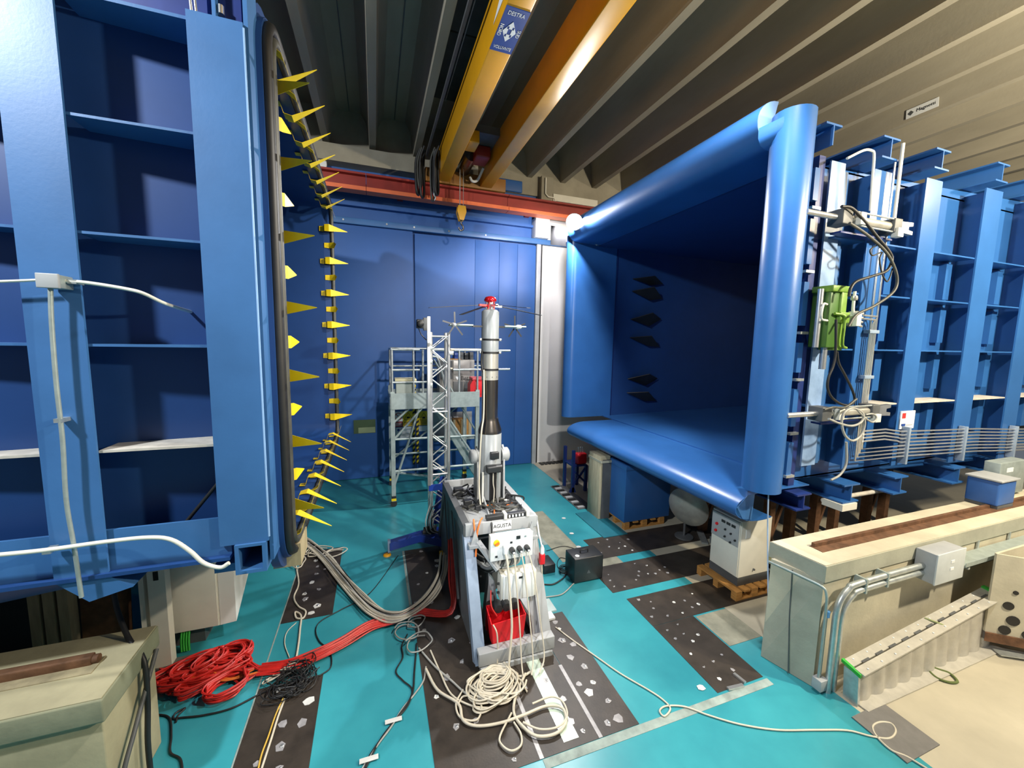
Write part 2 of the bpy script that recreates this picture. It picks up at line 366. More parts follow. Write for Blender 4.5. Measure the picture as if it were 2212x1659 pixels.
text('SUD', 0.06, SIGNW, g1, (cx+0.105, cy, 6.788), (R(180), 0, R(90)))
# maker's graphic strip on the girder side
obj('name_strip', Prism([(1.358, 4.75, 6.93), (1.358, 3.0, 6.90), (1.358, 3.0, 7.22), (1.358, 4.15, 7.16)], (-0.004, 0, 0)), SIGNW, g1)
obj('name_strip_blue', Prism([(1.353, 4.35, 6.98), (1.353, 3.0, 6.95), (1.353, 3.0, 7.10), (1.353, 4.0, 7.10)], (-0.003, 0, 0)), SIGNB, g1)
# trolley, hoist and hook block
tr = obj('trolley', Box(1.64, 2.33, 7.6, 8.9, 7.20, 7.34), GREYD, crane)
obj('hoist_drum', Lathe([(0.05, -0.42), (0.14, -0.42), (0.14, 0.42), (0.05, 0.42)], (1.95, 8.75, 7.12), 18, 'y'), STEELD, tr)
obj('motor', Box(1.98, 2.28, 8.05, 8.5, 6.98, 7.2, 0.03), RAILR, tr)
obj('motor_guard', Box(1.72, 1.92, 7.55, 7.95, 6.98, 7.2, 0.02), YCR, tr)
obj('feed_arm', Tube([(2.3, 8.7, 7.05), (2.22, 8.9, 6.86), (2.1, 8.9, 6.82), (2.05, 8.9, 6.9)], 0.03, 8, 4), CREAM, tr)
hb = obj('hook_block', Prism([(1.76, 8.74, 6.22), (1.92, 8.74, 6.22), (1.94, 8.74, 6.10), (1.885, 8.74, 5.92), (1.795, 8.74, 5.92), (1.74, 8.74, 6.10)], (0, 0.05, 0)), YCR, crane)
obj('hook_block_cheek', Prism([(1.76, 8.86, 6.22), (1.92, 8.86, 6.22), (1.94, 8.86, 6.10), (1.885, 8.86, 5.92), (1.795, 8.86, 5.92), (1.74, 8.86, 6.10)], (0, 0.05, 0)), YCR, hb)
obj('sheave', Lathe([(0.09, 0), (0.09, 0.07)], (1.84, 8.79, 6.09), 16, 'y'), GREYD, hb)
obj('hook', Tube([(1.84, 8.82, 5.95), (1.84, 8.82, 5.86), (1.88, 8.82, 5.81), (1.885, 8.82, 5.75), (1.84, 8.82, 5.71), (1.795, 8.82, 5.74), (1.79, 8.82, 5.78)], 0.018, 8, 4), STEELD, hb)
for x, y in ((1.80, 8.80), (1.88, 8.80), (1.82, 8.86)): obj('hoist_rope', Tube([(x, y, 6.2), (x, y, 7.0)], 0.006, 5), GALV, crane)
# festoon cables hanging beside the left girder
obj('festoon_track', Box(1.10, 1.14, -2.8, 9.0, 7.22, 7.27), GREYD, crane)
rnd = random.Random(5)
for i, (x, y, z0) in enumerate(((0.93, 8.7, 6.45), (0.97, 8.62, 6.25), (1.22, 8.65, 6.38), (1.18, 8.6, 6.2), (1.25, 8.5, 6.3), (0.9, 8.78, 6.35))):
    obj('festoon_cable', Tube([(x+0.05, y-0.05, 7.22), (x-0.03, y, 6.95), (x-0.02, y, z0+0.1), (x+0.02, y+0.05, z0), (x+0.06, y+0.1, z0+0.12), (x+0.05, y+0.12, 6.9), (x+0.08, y+0.15, 7.22)], 0.02+0.006*(i % 3), 6, 4), BLACK if i % 3 else GREYT, crane)
obj('festoon_plate', Box(1.20, 1.26, 8.55, 8.70, 6.35, 7.2), GREYD, crane)
obj('limit_hook', Tube([(1.22, 8.6, 6.4), (1.22, 8.6, 6.3), (1.25, 8.6, 6.26), (1.22, 8.6, 6.2)], 0.014, 6, 4), GALV, crane)
tag(obj('wall_lamp', Lathe([(0.05, 0.05), (0.17, 0.02), (0.17, -0.04), (0.12, -0.06), (0.0001, -0.06)], (-1.06, 9.55, 6.95), 20, 'y'), SIGNW), 'round white wall lamp half hidden behind the nozzle edge above the red rail', 'lamp')

# ================================================================ NOZZLE (left)
XN = -0.79
noz = thing('wind_tunnel_nozzle', 'blue ribbed wind tunnel nozzle with yellow spiked tabs round its mouth, on the left', 'wind tunnel', (-2.5, 5.5, 1.55))
obj('side_skin', Box(-6.5, -0.80, 3.50, 3.53, 1.75, 5.42), BLUEN, noz)
YF = 3.15
def column(x0, x1, z0, z1, taper=0):
    bm = BM(); xm = (x0+x1)/2
    box(bm, x0, x1, YF, YF+0.018, z0, z1); box(bm, xm-0.008, xm+0.008, YF+0.018, 3.5, z0, z1)
    if taper: prism(bm, [(x0, YF, z0), (x1, YF, z0), (x1+0.12, YF, z0-0.10), (x0+0.16, YF, z0-0.16)], (0, 0.35, 0))
    obj('column', bm, BLUEN, noz)
column(-1.06, -0.76, 1.82, 5.29); column(-1.95, -1.68, 1.72, 6.3, 1); column(-2.85, -2.58, 1.72, 6.3); column(-3.75, -3.48, 1.72, 6.3)
bars = [(-1.68, -1.06), (-2.58, -1.95), (-3.48, -2.85)]
for k, z in enumerate((4.58, 3.91, 3.23, 2.55)):
    for a, b in bars:
        obj('stiffener', Box(a, b, YF+0.02, 3.5, z-0.008, z+0.008), CONCD if z < 2.6 else BLUEN, noz)
        obj('weld_bead', Tube([(a+0.03, 3.49, z+0.09), (b, 3.49, z+0.09)], 0.004, 5), SIGNW if k > 1 and a > -1.7 else BLUEN, noz)
        obj('backing_strip', Box(a+0.05, b, 3.485, 3.502, z-0.13, z-0.05), BLUEN, noz)
for a, b in bars: obj('stiffener', Box(a, b, YF+0.02, 3.5, 5.24, 5.26), BLUEN, noz)
# bottom beam and its flange
obj('bottom_beam', Box(-6.5, -1.0, YF+0.03, YF+0.05, 1.74, 2.02), BLUEN, noz)
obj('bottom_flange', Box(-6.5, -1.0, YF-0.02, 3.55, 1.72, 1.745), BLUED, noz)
# top beam and fittings above the exit column
obj('top_beam', Box(-1.66, -0.99, 3.30, 3.5, 5.27, 5.62), NAVY, noz)
obj('top_web', Box(-0.925, -0.905, 3.16, 3.5, 5.28, 6.2), BLUEN, noz)
obj('top_box', Box(-0.90, -0.78, 3.22, 3.5, 5.30, 6.2), NAVY, noz)
obj('lifting_eye', Tube([(-1.03, 3.16, 5.28), (-1.035, 3.16, 5.38), (-1.01, 3.16, 5.38), (-1.005, 3.16, 5.28)], 0.008, 6), ALU, noz)
obj('top_bolt', Lathe([(0.02, 0), (0.02, 0.05)], (-0.885, 3.19, 5.33), 8), ALU, noz)
# square tube foot under the exit column
ft = BM()
for a in ((-0.97, -0.945, 1.60, 1.82), (-0.80, -0.775, 1.60, 1.82)): box(ft, a[0], a[1], YF-0.02, 3.6, a[2], a[3])
box(ft, -0.945, -0.80, YF-0.02, 3.6, 1.80, 1.82); box(ft, -0.945, -0.80, YF-0.02, 3.6, 1.60, 1.625); box(ft, -0.945, -0.80, 3.55, 3.6, 1.62, 1.80)
box(ft, -1.12, -0.97, YF+0.05, 3.6, 1.60, 1.66)
obj('foot', ft, BLUEN, noz)
# exit frame swept round the mouth
Y0, Y1, Z0, Z1, RC = 3.46, 7.62, 1.57, 5.50, 0.22
def ring(x, off, n=7):
    out = []; r = RC+off
    for cyy, czz, a0 in ((Y1-RC, Z1-RC, 0), (Y0+RC, Z1-RC, 90), (Y0+RC, Z0+RC, 180), (Y1-RC, Z0+RC, 270)):
        for k in range(n):
            a = R(a0+90*k/(n-1)); out.append(Vector((x, cyy+r*math.cos(a), czz+r*math.sin(a))))
    return out
def ringsheet(bm, specs):
    rs = [[bm.verts.new(p) for p in ring(x, o)] for x, o in specs]; n = len(rs[0])
    for A, B in zip(rs, rs[1:]+rs[:1]):
        for k in range(n): bm.faces.new((A[k], A[(k+1) % n], B[(k+1) % n], B[k]))
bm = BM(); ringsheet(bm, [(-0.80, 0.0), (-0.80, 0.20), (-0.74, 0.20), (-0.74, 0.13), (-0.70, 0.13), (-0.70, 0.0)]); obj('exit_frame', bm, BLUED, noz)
obj('edge_plate', Box(-0.76, -0.735, YF+0.02, 3.40, 1.66, 6.0), BLUEN, noz)
obj('edge_weld', Tube([(-0.757, YF+0.005, 1.85), (-0.757, YF+0.005, 5.26)], 0.007, 5), mat('pale_weld', (0.25, 0.42, 0.7), 0.5), noz)
obj('rubber_seal', Tube([p for p in ring(-0.685, 0.075)], 0.042, 8, 0, True), BLACK, noz)
obj('lip_tube', Tube([p for p in ring(-0.665, 0.0)], 0.03, 8, 0, True), GREYT, noz)
# inner duct
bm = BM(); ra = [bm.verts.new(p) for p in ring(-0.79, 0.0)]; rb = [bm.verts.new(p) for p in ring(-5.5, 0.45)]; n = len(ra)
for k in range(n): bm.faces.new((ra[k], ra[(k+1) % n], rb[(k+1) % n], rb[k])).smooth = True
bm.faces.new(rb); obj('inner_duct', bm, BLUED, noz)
# yellow tabs: local x = downstream, y = along the edge, z = into the jet
def tab_mesh(prof, ws, nm):
    bm = BM(); top = []; bot = []; th = 0.004
    for (x, u), wd in zip(prof, ws):
        top.append([bm.verts.new((x, -wd/2, u+th)), bm.verts.new((x, wd/2, u+th))]); bot.append([bm.verts.new((x, -wd/2, u)), bm.verts.new((x, wd/2, u))])
    for i in range(len(prof)-1):
        bm.faces.new((top[i][0], top[i][1], top[i+1][1], top[i+1][0])); bm.faces.new((bot[i][1], bot[i][0], bot[i+1][0], bot[i+1][1]))
        for s in (0, 1): bm.faces.new((top[i][s], top[i+1][s], bot[i+1][s], bot[i][s]))
    for i in (0, -1): bm.faces.new((top[i][0], top[i][1], bot[i][1], bot[i][0]))
    me = mesh_from(bm, nm, False); me.materials.append(YEL); return me
TA = tab_mesh([(-0.22, 0.012), (-0.16, 0.012), (-0.13, 0.11), (-0.06, 0.125), (0.22, -0.05)], (0.08, 0.09, 0.11, 0.12, 0.006), 'spike_tab')
TB = tab_mesh([(-0.15, 0.012), (-0.08, 0.012), (0.01, 0.07), (0.05, 0.19)], (0.08, 0.09, 0.10, 0.006), 'short_tab')
zc, yc = (Z0+Z1)/2, (Y0+Y1)/2
for k in range(-7, 8):
    me, nm = (TA, 'spike_tab') if k % 2 == 0 else (TB, 'short_tab'); d = 0.27*k
    if abs(d) < 1.72:
        inst(nm, me, noz, (-0.64, Y0, zc+d), (R(-90), 0, 0)); inst(nm, me, noz, (-0.64, Y1, zc+d), (R(90), 0, 0))
    if abs(d) < 1.95:
        inst(nm, me, noz, (-0.64, yc+d, Z1), (R(180), 0, 0)); inst(nm, me, noz, (-0.64, yc+d, Z0), (0, 0, 0))
# supports below the nozzle
pst = thing('nozzle_support', 'cream steel post with a dark slot standing under the left nozzle', 'support post', (-2.03, 4.55, 0))
obj('post', Box(-2.12, -1.98, 4.50, 4.60, 0, 1.75), CREAM, pst); obj('side_channel', Box(-2.20, -2.16, 4.52, 4.6, 0.3, 1.75), CREAM, pst); obj('slot', Box(-2.07, -2.03, 4.495, 4.5, 0.93, 1.02), BLACK, pst)
sup = thing('nozzle_support', 'rusty brown steel leg under the left nozzle beside the cream post', 'support post', (-2.5, 4.7, 0))
obj('leg', Prism([(-2.70, 4.6, 0), (-2.42, 4.6, 0), (-2.36, 4.6, 1.75), (-2.66, 4.6, 1.75)], (0, 0.2, 0)), RUST, sup)
for k in range(3): tag(obj('timber_post', Box(-2.98+0.10*k, -2.91+0.10*k, 4.5, 4.62, 0, 1.72), WOODP), ['weathered timber post under the nozzle, farthest left', 'weathered timber post under the nozzle, middle of three', 'weathered timber post under the nozzle, nearest the rusty leg'][k], 'post')
tag(obj('under_nozzle_void_sheet', Box(-7, -3.0, 5.2, 5.25, 0, 1.72), GREYD), 'dark grey sheet standing for the dark void under the left nozzle', 'dark sheet')  # dark sheet put where only the void under the nozzle shows
tag(obj('timber_block', Box(-0.84, -0.63, 3.58, 3.9, 1.36, 1.555), WOODP), 'pale timber block under the corner of the nozzle frame', 'block')
# junction box and conduits fixed to the nozzle
jb = thing('junction_box', 'pale grey square junction box on the blue nozzle column at the left', 'junction box', (-1.80, 3.1, 3.56))
(a, b) = [(-1.797,3.02,3.634), (-1.704,3.02,3.558)]
obj('body', Box(a[0], b[0], 3.02, 3.14, b[2], a[2], 0.006), GALVD, jb); obj('lid', Box(a[0]-0.003, b[0]+0.003, 3.012, 3.03, b[2]-0.003, a[2]+0.003, 0.004), GREYP, jb)
def conduit(pts, r, m, label, clips=()):
    t = thing('conduit', label, 'conduit', pts[-1]); obj('pipe', Tube(pts, r, 8, 5), m, t)
    for c in clips: obj('clip', Box(c[0]-0.02, c[0]+0.02, c[1]-0.02, c[1]+0.05, c[2]-0.012, c[2]+0.012), GALV, t)
    return t
conduit([(-2.282,3.08,3.554), (-2.064,3.08,3.576), (-1.931,3.08,3.59), (-1.832,3.08,3.602)], 0.008, CREAM, 'thin white conduit entering the nozzle junction box from the left')
cr = [(-1.735,3.08,3.606), (-1.606,3.08,3.601), (-1.434,3.08,3.577), (-1.346,3.08,3.554)]
conduit(cr+[(cr[-1][0]+0.06, 3.2, cr[-1][2]-0.05), (cr[-1][0]+0.12, 3.45, cr[-1][2]-0.09)], 0.011, CREAM, 'white conduit curving away right of the nozzle junction box', [(-1.675,3.09,3.603)])
conduit([(-1.783,3.09,3.557), (-1.794,3.09,3.353), (-1.802,3.09,2.997), (-1.801,3.09,2.657), (-1.814,3.09,2.279), (-1.801,3.09,1.976), (-1.791,3.09,1.633)], 0.012, GALVD, 'grey conduit dropping from the nozzle junction box past its lower edge', [(-1.808,3.1,2.776)])
conduit([(-2.493,3.06,2.006), (-2.157,3.06,1.992), (-1.912,3.06,1.986), (-1.627,3.06,1.994), (-1.416,3.06,1.989), (-1.296,3.06,1.955), (-1.2,3.06,1.861), (-1.128,3.06,1.763), (-1.038,3.06,1.713), (-0.983,3.06,1.737)], 0.014, CREAM, 'pale conduit sweeping in an S along the bottom of the nozzle', [(-1.909,3.07,1.974)])
tag(obj('hanging_cable', Tube([(-1.1,3.3,2.232), (-1.309,3.3,1.961), (-1.427,3.3,1.805), (-1.566,3.3,1.684), (-1.713,3.3,1.598)], 0.014, 6, 4), BLACK), 'thick black cable slanting across the lowest nozzle bay', 'cable')

# white cabinet under the nozzle
wc = thing('white_cabinet', 'white angular cabinet standing under the nozzle with green tubes below', 'cabinet', (-1.8, 4.9, 0.2))
obj('body', Prism([(-2.16, 4.72, 0.20), (-1.63, 4.72, 0.20), (-1.63, 4.72, 0.95), (-2.16, 4.72, 0.95)], (0, 0.62, 0)), CREAM, wc)
obj('side_cover', Prism([(-1.627, 4.72, 0.20), (-1.627, 5.34, 0.55), (-1.627, 5.34, 0.95), (-1.627, 4.72, 0.95)], (0.14, 0.02, 0)), WHITE, wc)
obj('door', Box(-2.15, -1.64, 4.70, 4.72, 0.21, 0.94, 0.004), CREAM, wc)
obj('foot', Box(-2.1, -1.8, 4.8, 5.2, 0.0, 0.20), GREYD, wc)
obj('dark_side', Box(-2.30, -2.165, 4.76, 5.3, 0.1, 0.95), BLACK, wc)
for k in range(4): obj('green_tube', Tube([(-1.98+0.022*k, 4.76, 0.24), (-1.975+0.022*k, 4.70, 0.12), (-1.96+0.022*k, 4.66, 0.02)], 0.011, 6, 3), GREENV, wc)
tag(obj('rubber_mat', Box(-2.3, -1.62, 4.30, 4.60, 0, 0.012), MATG), 'dark rubber mat under the green tubes of the white cabinet', 'mat')

# left pit wall with rail
lw = thing('concrete_plinth', 'low cream concrete plinth with a rusty rail on top, bottom left', 'plinth', (-3.8, 3.3, 0))
obj('wall_body', Box(-8, -1.70, 3.0, 3.62, 0, 0.84, 0.01), CONCL, lw); obj('coping', Box(-8, -1.67, 2.96, 3.65, 0.84, 1.0, 0.012), CONCLG, lw)
obj('coping_top', Box(-8, -1.68, 2.97, 3.64, 0.995, 1.006), CONCL, lw)
obj('rail', Box(-8, -1.90, 3.30, 3.36, 1.0, 1.07, 0.012), RUST, lw); obj('rail_bed', Box(-8, -1.86, 3.22, 3.38, 1.0, 1.012), mat('stained_grout', (0.30, 0.26, 0.16), 0.9, 0, 0.3, 8), lw)
obj('rail_end', Lathe([(0.03, 0), (0.03, 0.03)], (-1.90, 3.33, 1.035), 8, 'x'), RUST, lw)
tag(obj('plinth_cable', Tube([(-2.05, 3.9, 1.62), (-1.95, 3.7, 1.25), (-1.80, 3.52, 1.03), (-1.66, 3.40, 0.90), (-1.64, 3.36, 0.6), (-1.645, 3.33, 0.3), (-1.64, 3.32, 0.0)], 0.018, 7, 5), BLACK), 'black cable draped over the corner of the left plinth down to the floor', 'cable')
tag(obj('plinth_cable', Tube([(-1.655, 3.56, 0.86), (-1.65, 3.40, 0.72), (-1.65, 3.2, 0.52), (-1.655, 3.06, 0.36), (-1.66, 3.02, 0.2), (-1.66, 3.0, 0.0)], 0.015, 7, 5), GREYD), 'thin dark cable slanting down the end face of the left plinth', 'cable')
tag(obj('plinth_bracket', Prism([(-2.2, 2.955, 0.35), (-2.0, 2.955, 0.35), (-2.08, 2.955, 0.52)], (0, -0.05, 0)), GREYP), 'small grey bracket low on the left plinth at the picture edge', 'bracket')

# ================================================================ COLLECTOR (right)
col = thing('wind_tunnel_collector', 'blue wind tunnel collector with rolled lips round its open mouth, on the right', 'wind tunnel', (6.5, 5.5, 1.2))
def extr(bm, prof, a, b, cap=True):
    """open or closed 3D-profile swept straight from a to b (offsets)"""
    A = [bm.verts.new(Vector(p)+Vector(a)) for p in prof]; B = [bm.verts.new(Vector(p)+Vector(b)) for p in prof]; n = len(prof)
    for k in range(n): bm.faces.new((A[k], A[(k+1) % n], B[(k+1) % n], B[k])).smooth = True
    if cap: bm.faces.new(A[::-1]); bm.faces.new(B)
def lip_profile(r, th, tail, n=14, back=20, a_=None):
    """rolled lip in (u, v): u downstream, v outward; a half-round nose, then a flat tail on the inner side"""
    o = []; i = []
    for k in range(n+1):
        a = R(270-(180+back)*k/n)
        e = a_ or r
        o.append((e*math.cos(a)+e, r*math.sin(a)+r)); i.append(((e-th)*math.cos(a)+e, (r-th)*math.sin(a)+r))
    return [(tail, 0)]+o+i[::-1]+[(tail, th)]
# near side: vertical rolled post; u -> +x, v -> -y
XC = 4.0
P = lip_profile(0.20, 0.012, 0.75, back=60)
bm = BM(); extr(bm, [(u, -v, 0) for u, v in P], (XC, 3.38, 1.66), (XC, 3.38, 5.72)); obj('near_lip', bm, BLUE, col)
# far side
P = lip_profile(0.17, 0.012, 1.15, back=10)
bm = BM(); extr(bm, [(u, v, 0) for u, v in P], (XC+0.02, 7.78, 1.62), (XC+0.02, 7.78, 5.62)); obj('far_lip', bm, BLUE, col)
# top: u -> +x, v -> +z
P = lip_profile(0.25, 0.012, 0.9, back=0, a_=0.28)
bm = BM(); extr(bm, [(u, 0, v) for u, v in P], (XC-0.1, 3.36, 5.44), (XC-0.1, 7.75, 5.44)); obj('top_lip', bm, BLUE, col)
obj('lip_end_plate', Prism([(XC-0.1+u, 3.355, 5.44+v) for u, v in P[3:16]], (0, 0.006, 0)), mat('pale_blue_end_plate', (0.09, 0.19, 0.40), 0.5), col)  # end plate a paler blue than the lip
# corner bracket between the top lip and the near post
bm = BM(); A = []; 
prof = [(3.93, 3.36, 5.62), (3.935, 3.36, 5.52), (3.97, 3.36, 5.46), (4.05, 3.36, 5.43), (4.18, 3.36, 5.42)]
for p in prof: A.append((bm.verts.new(p), bm.verts.new((p[0]+0.08, p[1]-0.22, p[2]+0.03))))
for (a, b), (c, d) in zip(A, A[1:]): bm.faces.new((a, b, d, c)).smooth = True
bm.normal_update(); r = bmesh.ops.solidify(bm, geom=bm.faces[:], thickness=0.008); obj('corner_bracket', bm, BLUE, col)
# bottom: u -> +x, v -> -z
P = lip_profile(0.18, 0.012, 1.2, back=25, a_=0.42)
bm = BM(); extr(bm, [(u, 0, -v) for u, v in P], (XC-0.12, 3.22, 1.60), (XC-0.12, 7.42, 1.60)); obj('bottom_lip', bm, BLUE, col)
obj('lip_end_strap', Prism([(3.90, 3.215, 1.45), (4.05, 3.215, 1.58), (4.16, 3.215, 1.59), (4.14, 3.215, 1.27), (4.0, 3.215, 1.30)], (0, 0.006, 0)), BLUEN, col)
# duct behind the lips, slowly widening
def duct(name, pts, m):
    bm = BM(); v = [bm.verts.new(p) for p in pts]; bm.faces.new(v); bm.normal_update(); bmesh.ops.solidify(bm, geom=bm.faces[:], thickness=0.02); return obj(name, bm, m, col)
X2 = 12.5
duct('far_wall', [(5.14, 7.795, 1.60), (X2, 8.0, 1.60), (X2, 8.0, 5.6), (5.14, 7.795, 5.44)], BLUED)  # same paint as the lips, unlit interior darkened in the colour
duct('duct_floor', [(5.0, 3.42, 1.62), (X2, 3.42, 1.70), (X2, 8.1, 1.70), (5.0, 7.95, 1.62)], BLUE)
duct('duct_roof', [(4.7, 3.42, 5.44), (X2, 3.42, 5.44), (X2, 8.1, 5.44), (4.7, 7.95, 5.44)], BLUED)  # shade of the unlit duct put into a darker blue
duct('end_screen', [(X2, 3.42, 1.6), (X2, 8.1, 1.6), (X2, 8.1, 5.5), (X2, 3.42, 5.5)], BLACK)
obj('seam', Box(5.19, 5.20, 7.772, 7.785, 1.64, 5.40), NAVY, col)
# small dark vanes on the far inner wall
def vane(x, z, t_, drop):
    bm = BM(); prism(bm, [(x, 7.775, z), (x+0.40, 7.50, z+0.15*t_), (x+0.86, 7.775, z+0.04-drop), (x+0.48, 7.72, z-0.14*t_-drop*0.6)], (0.0, 0.010, 0.014)); obj('vane', bm, BLACKP, col)
for z, t_, dr in ((4.78, 0.35, 0.10), (4.50, 0.6, 0.16), (3.86, 1.0, 0.0), (3.44, 0.3, 0.24), (2.47, 0.9, 0.04), (2.14, 0.3, 0.26)): vane(5.62, z, t_, dr)
# near outer skin with frames
bm = BM(); prism(bm, [(4.62, 3.42, 1.62), (10.6, 3.42, 1.45), (10.6, 3.42, 5.66), (4.62, 3.42, 5.42)], (0, 0.02, 0)); obj('side_skin', bm, BLUE, col)
def zt(x): return 5.36+0.05*(x-5.5)
def zb(x): return 1.80-0.05*(x-5.5)
def frame(x0, x1, yf=3.13, m=BLUE):
    xm = (x0+x1)/2; bm = BM(); box(bm, x0, x1, yf, yf+0.018, zb(xm), zt(xm)); box(bm, xm-0.008, xm+0.008, yf+0.018, 3.42, zb(xm), zt(xm)); obj('column', bm, m, col)
    for nm, za in (('roof_beam', 5.47+0.04*(xm-5.5)), ('floor_beam', 1.35)):
        b2 = BM(); y1 = 8.0
        box(b2, xm-0.15, xm+0.15, 3.08, y1, za, za+0.02); box(b2, xm-0.15, xm+0.15, 3.08, y1, za+0.22, za+0.24); box(b2, xm-0.008, xm+0.008, 3.08, y1, za+0.02, za+0.22); obj(nm, b2, BLUE, col)
FR = [(5.50, 5.82), (6.50, 6.84), (7.84, 8.26), (9.20, 9.60)]
for a, b in FR: frame(a, b)
XS = [4.95]+[q for f in FR for q in f]+[10.6]
for k, zz in enumerate((4.56, 3.95, 3.28, 2.58)):
    for i in range(0, len(XS)-1, 2):
        obj('stiffener', Box(XS[i]+0.02, XS[i+1]-0.0, 3.15, 3.42, zz-0.009, zz+0.009), CONCD if (k == 3 and i) else BLUE, col)
for i in range(2, len(XS)-1, 2):
    for zz in (4.56, 3.95, 3.28, 2.58): obj('rib_plate', Box(XS[i+1]-0.20, XS[i+1]-0.06, 3.34, 3.42, zz-0.55, zz-0.05), BLUE, col)
# hinge zone between the near lip and the first frame
obj('hinge_post', Box(4.76, 4.86, 3.26, 3.42, 1.55, 5.45), NAVY, col)
for a, b in ((1.75, 2.15), (2.35, 2.80), (3.0, 3.35), (3.55, 4.05), (4.25, 4.75), (4.95, 5.3)): obj('hinge_leaf', Box(4.68, 4.76, 3.24, 3.30, a, b), BLUE, col)
for zz in (1.72, 2.25, 2.9, 3.45, 4.15, 4.85): obj('hinge_pin', Box(4.66, 4.80, 3.22, 3.26, zz, zz+0.03), GALV, col)
bm = BM(); box(bm, 4.90, 5.14, 3.22, 3.24, 1.85, 5.40); obj('hinge_plate', bm, mat('pale_blue_mottled_paint', (0.20, 0.34, 0.62), 0.4, 0, 0.35, 3, col2=(0.30, 0.45, 0.72)), col)  # palest of three stepped plates, tone mottled at random
obj('hinge_plate', Box(5.14, 5.26, 3.26, 3.28, 1.85, 5.34), BLUEN, col); obj('hinge_plate', Box(5.26, 5.36, 3.31, 3.33, 1.85, 5.30), BLUE, col)
for x in (4.80,): 
    b2 = BM(); box(b2, x-0.12, x+0.12, 3.08, 4.4, 1.36, 1.38); box(b2, x-0.12, x+0.12, 3.08, 4.4, 1.54, 1.56); box(b2, x-0.008, x+0.008, 3.08, 4.4, 1.38, 1.54); obj('floor_beam', b2, NAVY, col)
b2 = BM(); box(b2, 4.55, 4.80, 3.08, 6.5, 5.66, 5.68); box(b2, 4.665, 4.68, 3.08, 6.5, 5.46, 5.66); obj('roof_beam', b2, BLUE, col)
obj('tie_pipe', Tube([(5.5, 3.3, 1.31), (6.9, 3.3, 1.31)], 0.03, 8), CONCD, col)
obj('bearing_pad', Box(5.48, 5.76, 3.06, 3.3, 1.26, 1.345), CREAM, col)

# hydraulics on the collector flank
def cylinder(z, label):
    h = thing('hydraulic_cylinder', label, 'hydraulic cylinder', (5.0, 2.98, z))
    obj('piston_rod', Tube([(4.25, 3.0, z), (4.75, 3.0, z)], 0.03, 12), ALU, h)
    obj('end_head', Box(4.72, 4.88, 2.93, 3.09, z-0.08, z+0.08, 0.01), GREYD, h)
    obj('barrel', Tube([(4.88, 3.0, z), (5.62, 3.0, z)], 0.048, 14), STEEL, h)
    for s in (-1, 1): obj('tie_rod', Tube([(4.8, 2.95, z+0.07*s), (5.70, 2.95, z+0.07*s)], 0.01, 6), GALV, h)
    obj('rear_head', Box(5.60, 5.74, 2.93, 3.09, z-0.08, z+0.08, 0.01), GREYD, h)
    obj('clevis', Prism([(5.74, 2.95, z-0.06), (5.98, 2.95, z-0.07), (5.98, 2.95, z-0.03), (5.90, 2.95, z-0.02), (5.90, 2.95, z+0.02), (5.98, 2.95, z+0.03), (5.98, 2.95, z+0.07), (5.74, 2.95, z+0.06)], (0, 0.05, 0)), ALU, h)
    obj('port_block', Box(4.96, 5.05, 2.90, 2.97, z-0.07, z+0.06, 0.006), CREAM, h); obj('port_block', Box(5.62, 5.72, 2.90, 2.97, z-0.13, z-0.03, 0.006), CREAM, h)
    obj('bracket', Box(4.85, 5.75, 3.02, 3.13, z-0.14, z-0.12), NAVY, h)
    return h
cylinder(4.70, 'upper silver hydraulic cylinder pushing the collector lip, with black hoses'); cylinder(2.55, 'lower silver hydraulic cylinder pushing the collector lip, above the pipe run')
gj = thing('hydraulic_accumulator', 'green hydraulic clamping cylinder upright on the collector flank', 'hydraulic cylinder', (4.95, 3.1, 3.0))
obj('body', Box(4.80, 4.95, 3.02, 3.22, 3.30, 3.98, 0.012), mat('dark_hydraulic_green', (0.05, 0.13, 0.02), 0.4), gj)
obj('face_plate', Box(4.95, 5.05, 3.0, 3.2, 3.27, 3.96, 0.012), GREEN, gj)
obj('collar', Box(4.93, 5.09, 2.98, 3.2, 3.58, 3.70, 0.01), GREEN, gj)
obj('cap', Box(4.78, 5.06, 2.99, 3.22, 3.92, 3.99, 0.01), GREEN, gj); obj('piston_rod', Tube([(4.90, 3.1, 3.30), (4.90, 3.1, 3.05)], 0.035, 12), ALU, gj)
obj('handle', Tube([(4.86, 3.0, 3.68), (4.97, 2.97, 3.66), (4.99, 2.97, 3.58), (4.99, 2.97, 3.34), (5.08, 2.98, 3.30)], 0.016, 7, 3), GREEN, gj)
obj('rail', Tube([(4.72, 3.08, 3.30), (4.72, 3.08, 3.95)], 0.03, 10), ALU, gj)
obj('return_pipe', Tube([(4.78, 3.04, 3.78), (4.66, 3.0, 3.77), (4.65, 3.0, 3.62), (4.78, 3.02, 3.60)], 0.012, 6, 3), CREAM, gj)
vb = thing('valve_block', 'brass-coloured valve block with small pipes right of the green cylinder', 'valve', (5.25, 3.0, 3.6))
obj('block', Box(5.18, 5.26, 2.96, 3.06, 3.55, 3.72, 0.008), CREAM, vb)
for k in range(4): obj('fitting', Tube([(5.26, 3.0, 3.68-0.035*k), (5.34, 3.0, 3.70-0.05*k)], 0.014, 7), STEEL, vb)
obj('fitting', Tube([(5.16, 3.0, 3.94), (5.16, 3.0, 3.74), (5.20, 3.0, 3.66)], 0.016, 7, 3), CREAM, vb); obj('gauge', Lathe([(0.03, -0.02), (0.035, 0), (0.03, 0.03)], (5.16, 3.0, 3.86), 12), STEEL, vb)
def hose(pts, r, m, label): return tag(obj('hydraulic_hose', Tube(pts, r, 7, 6), m), label, 'hose')
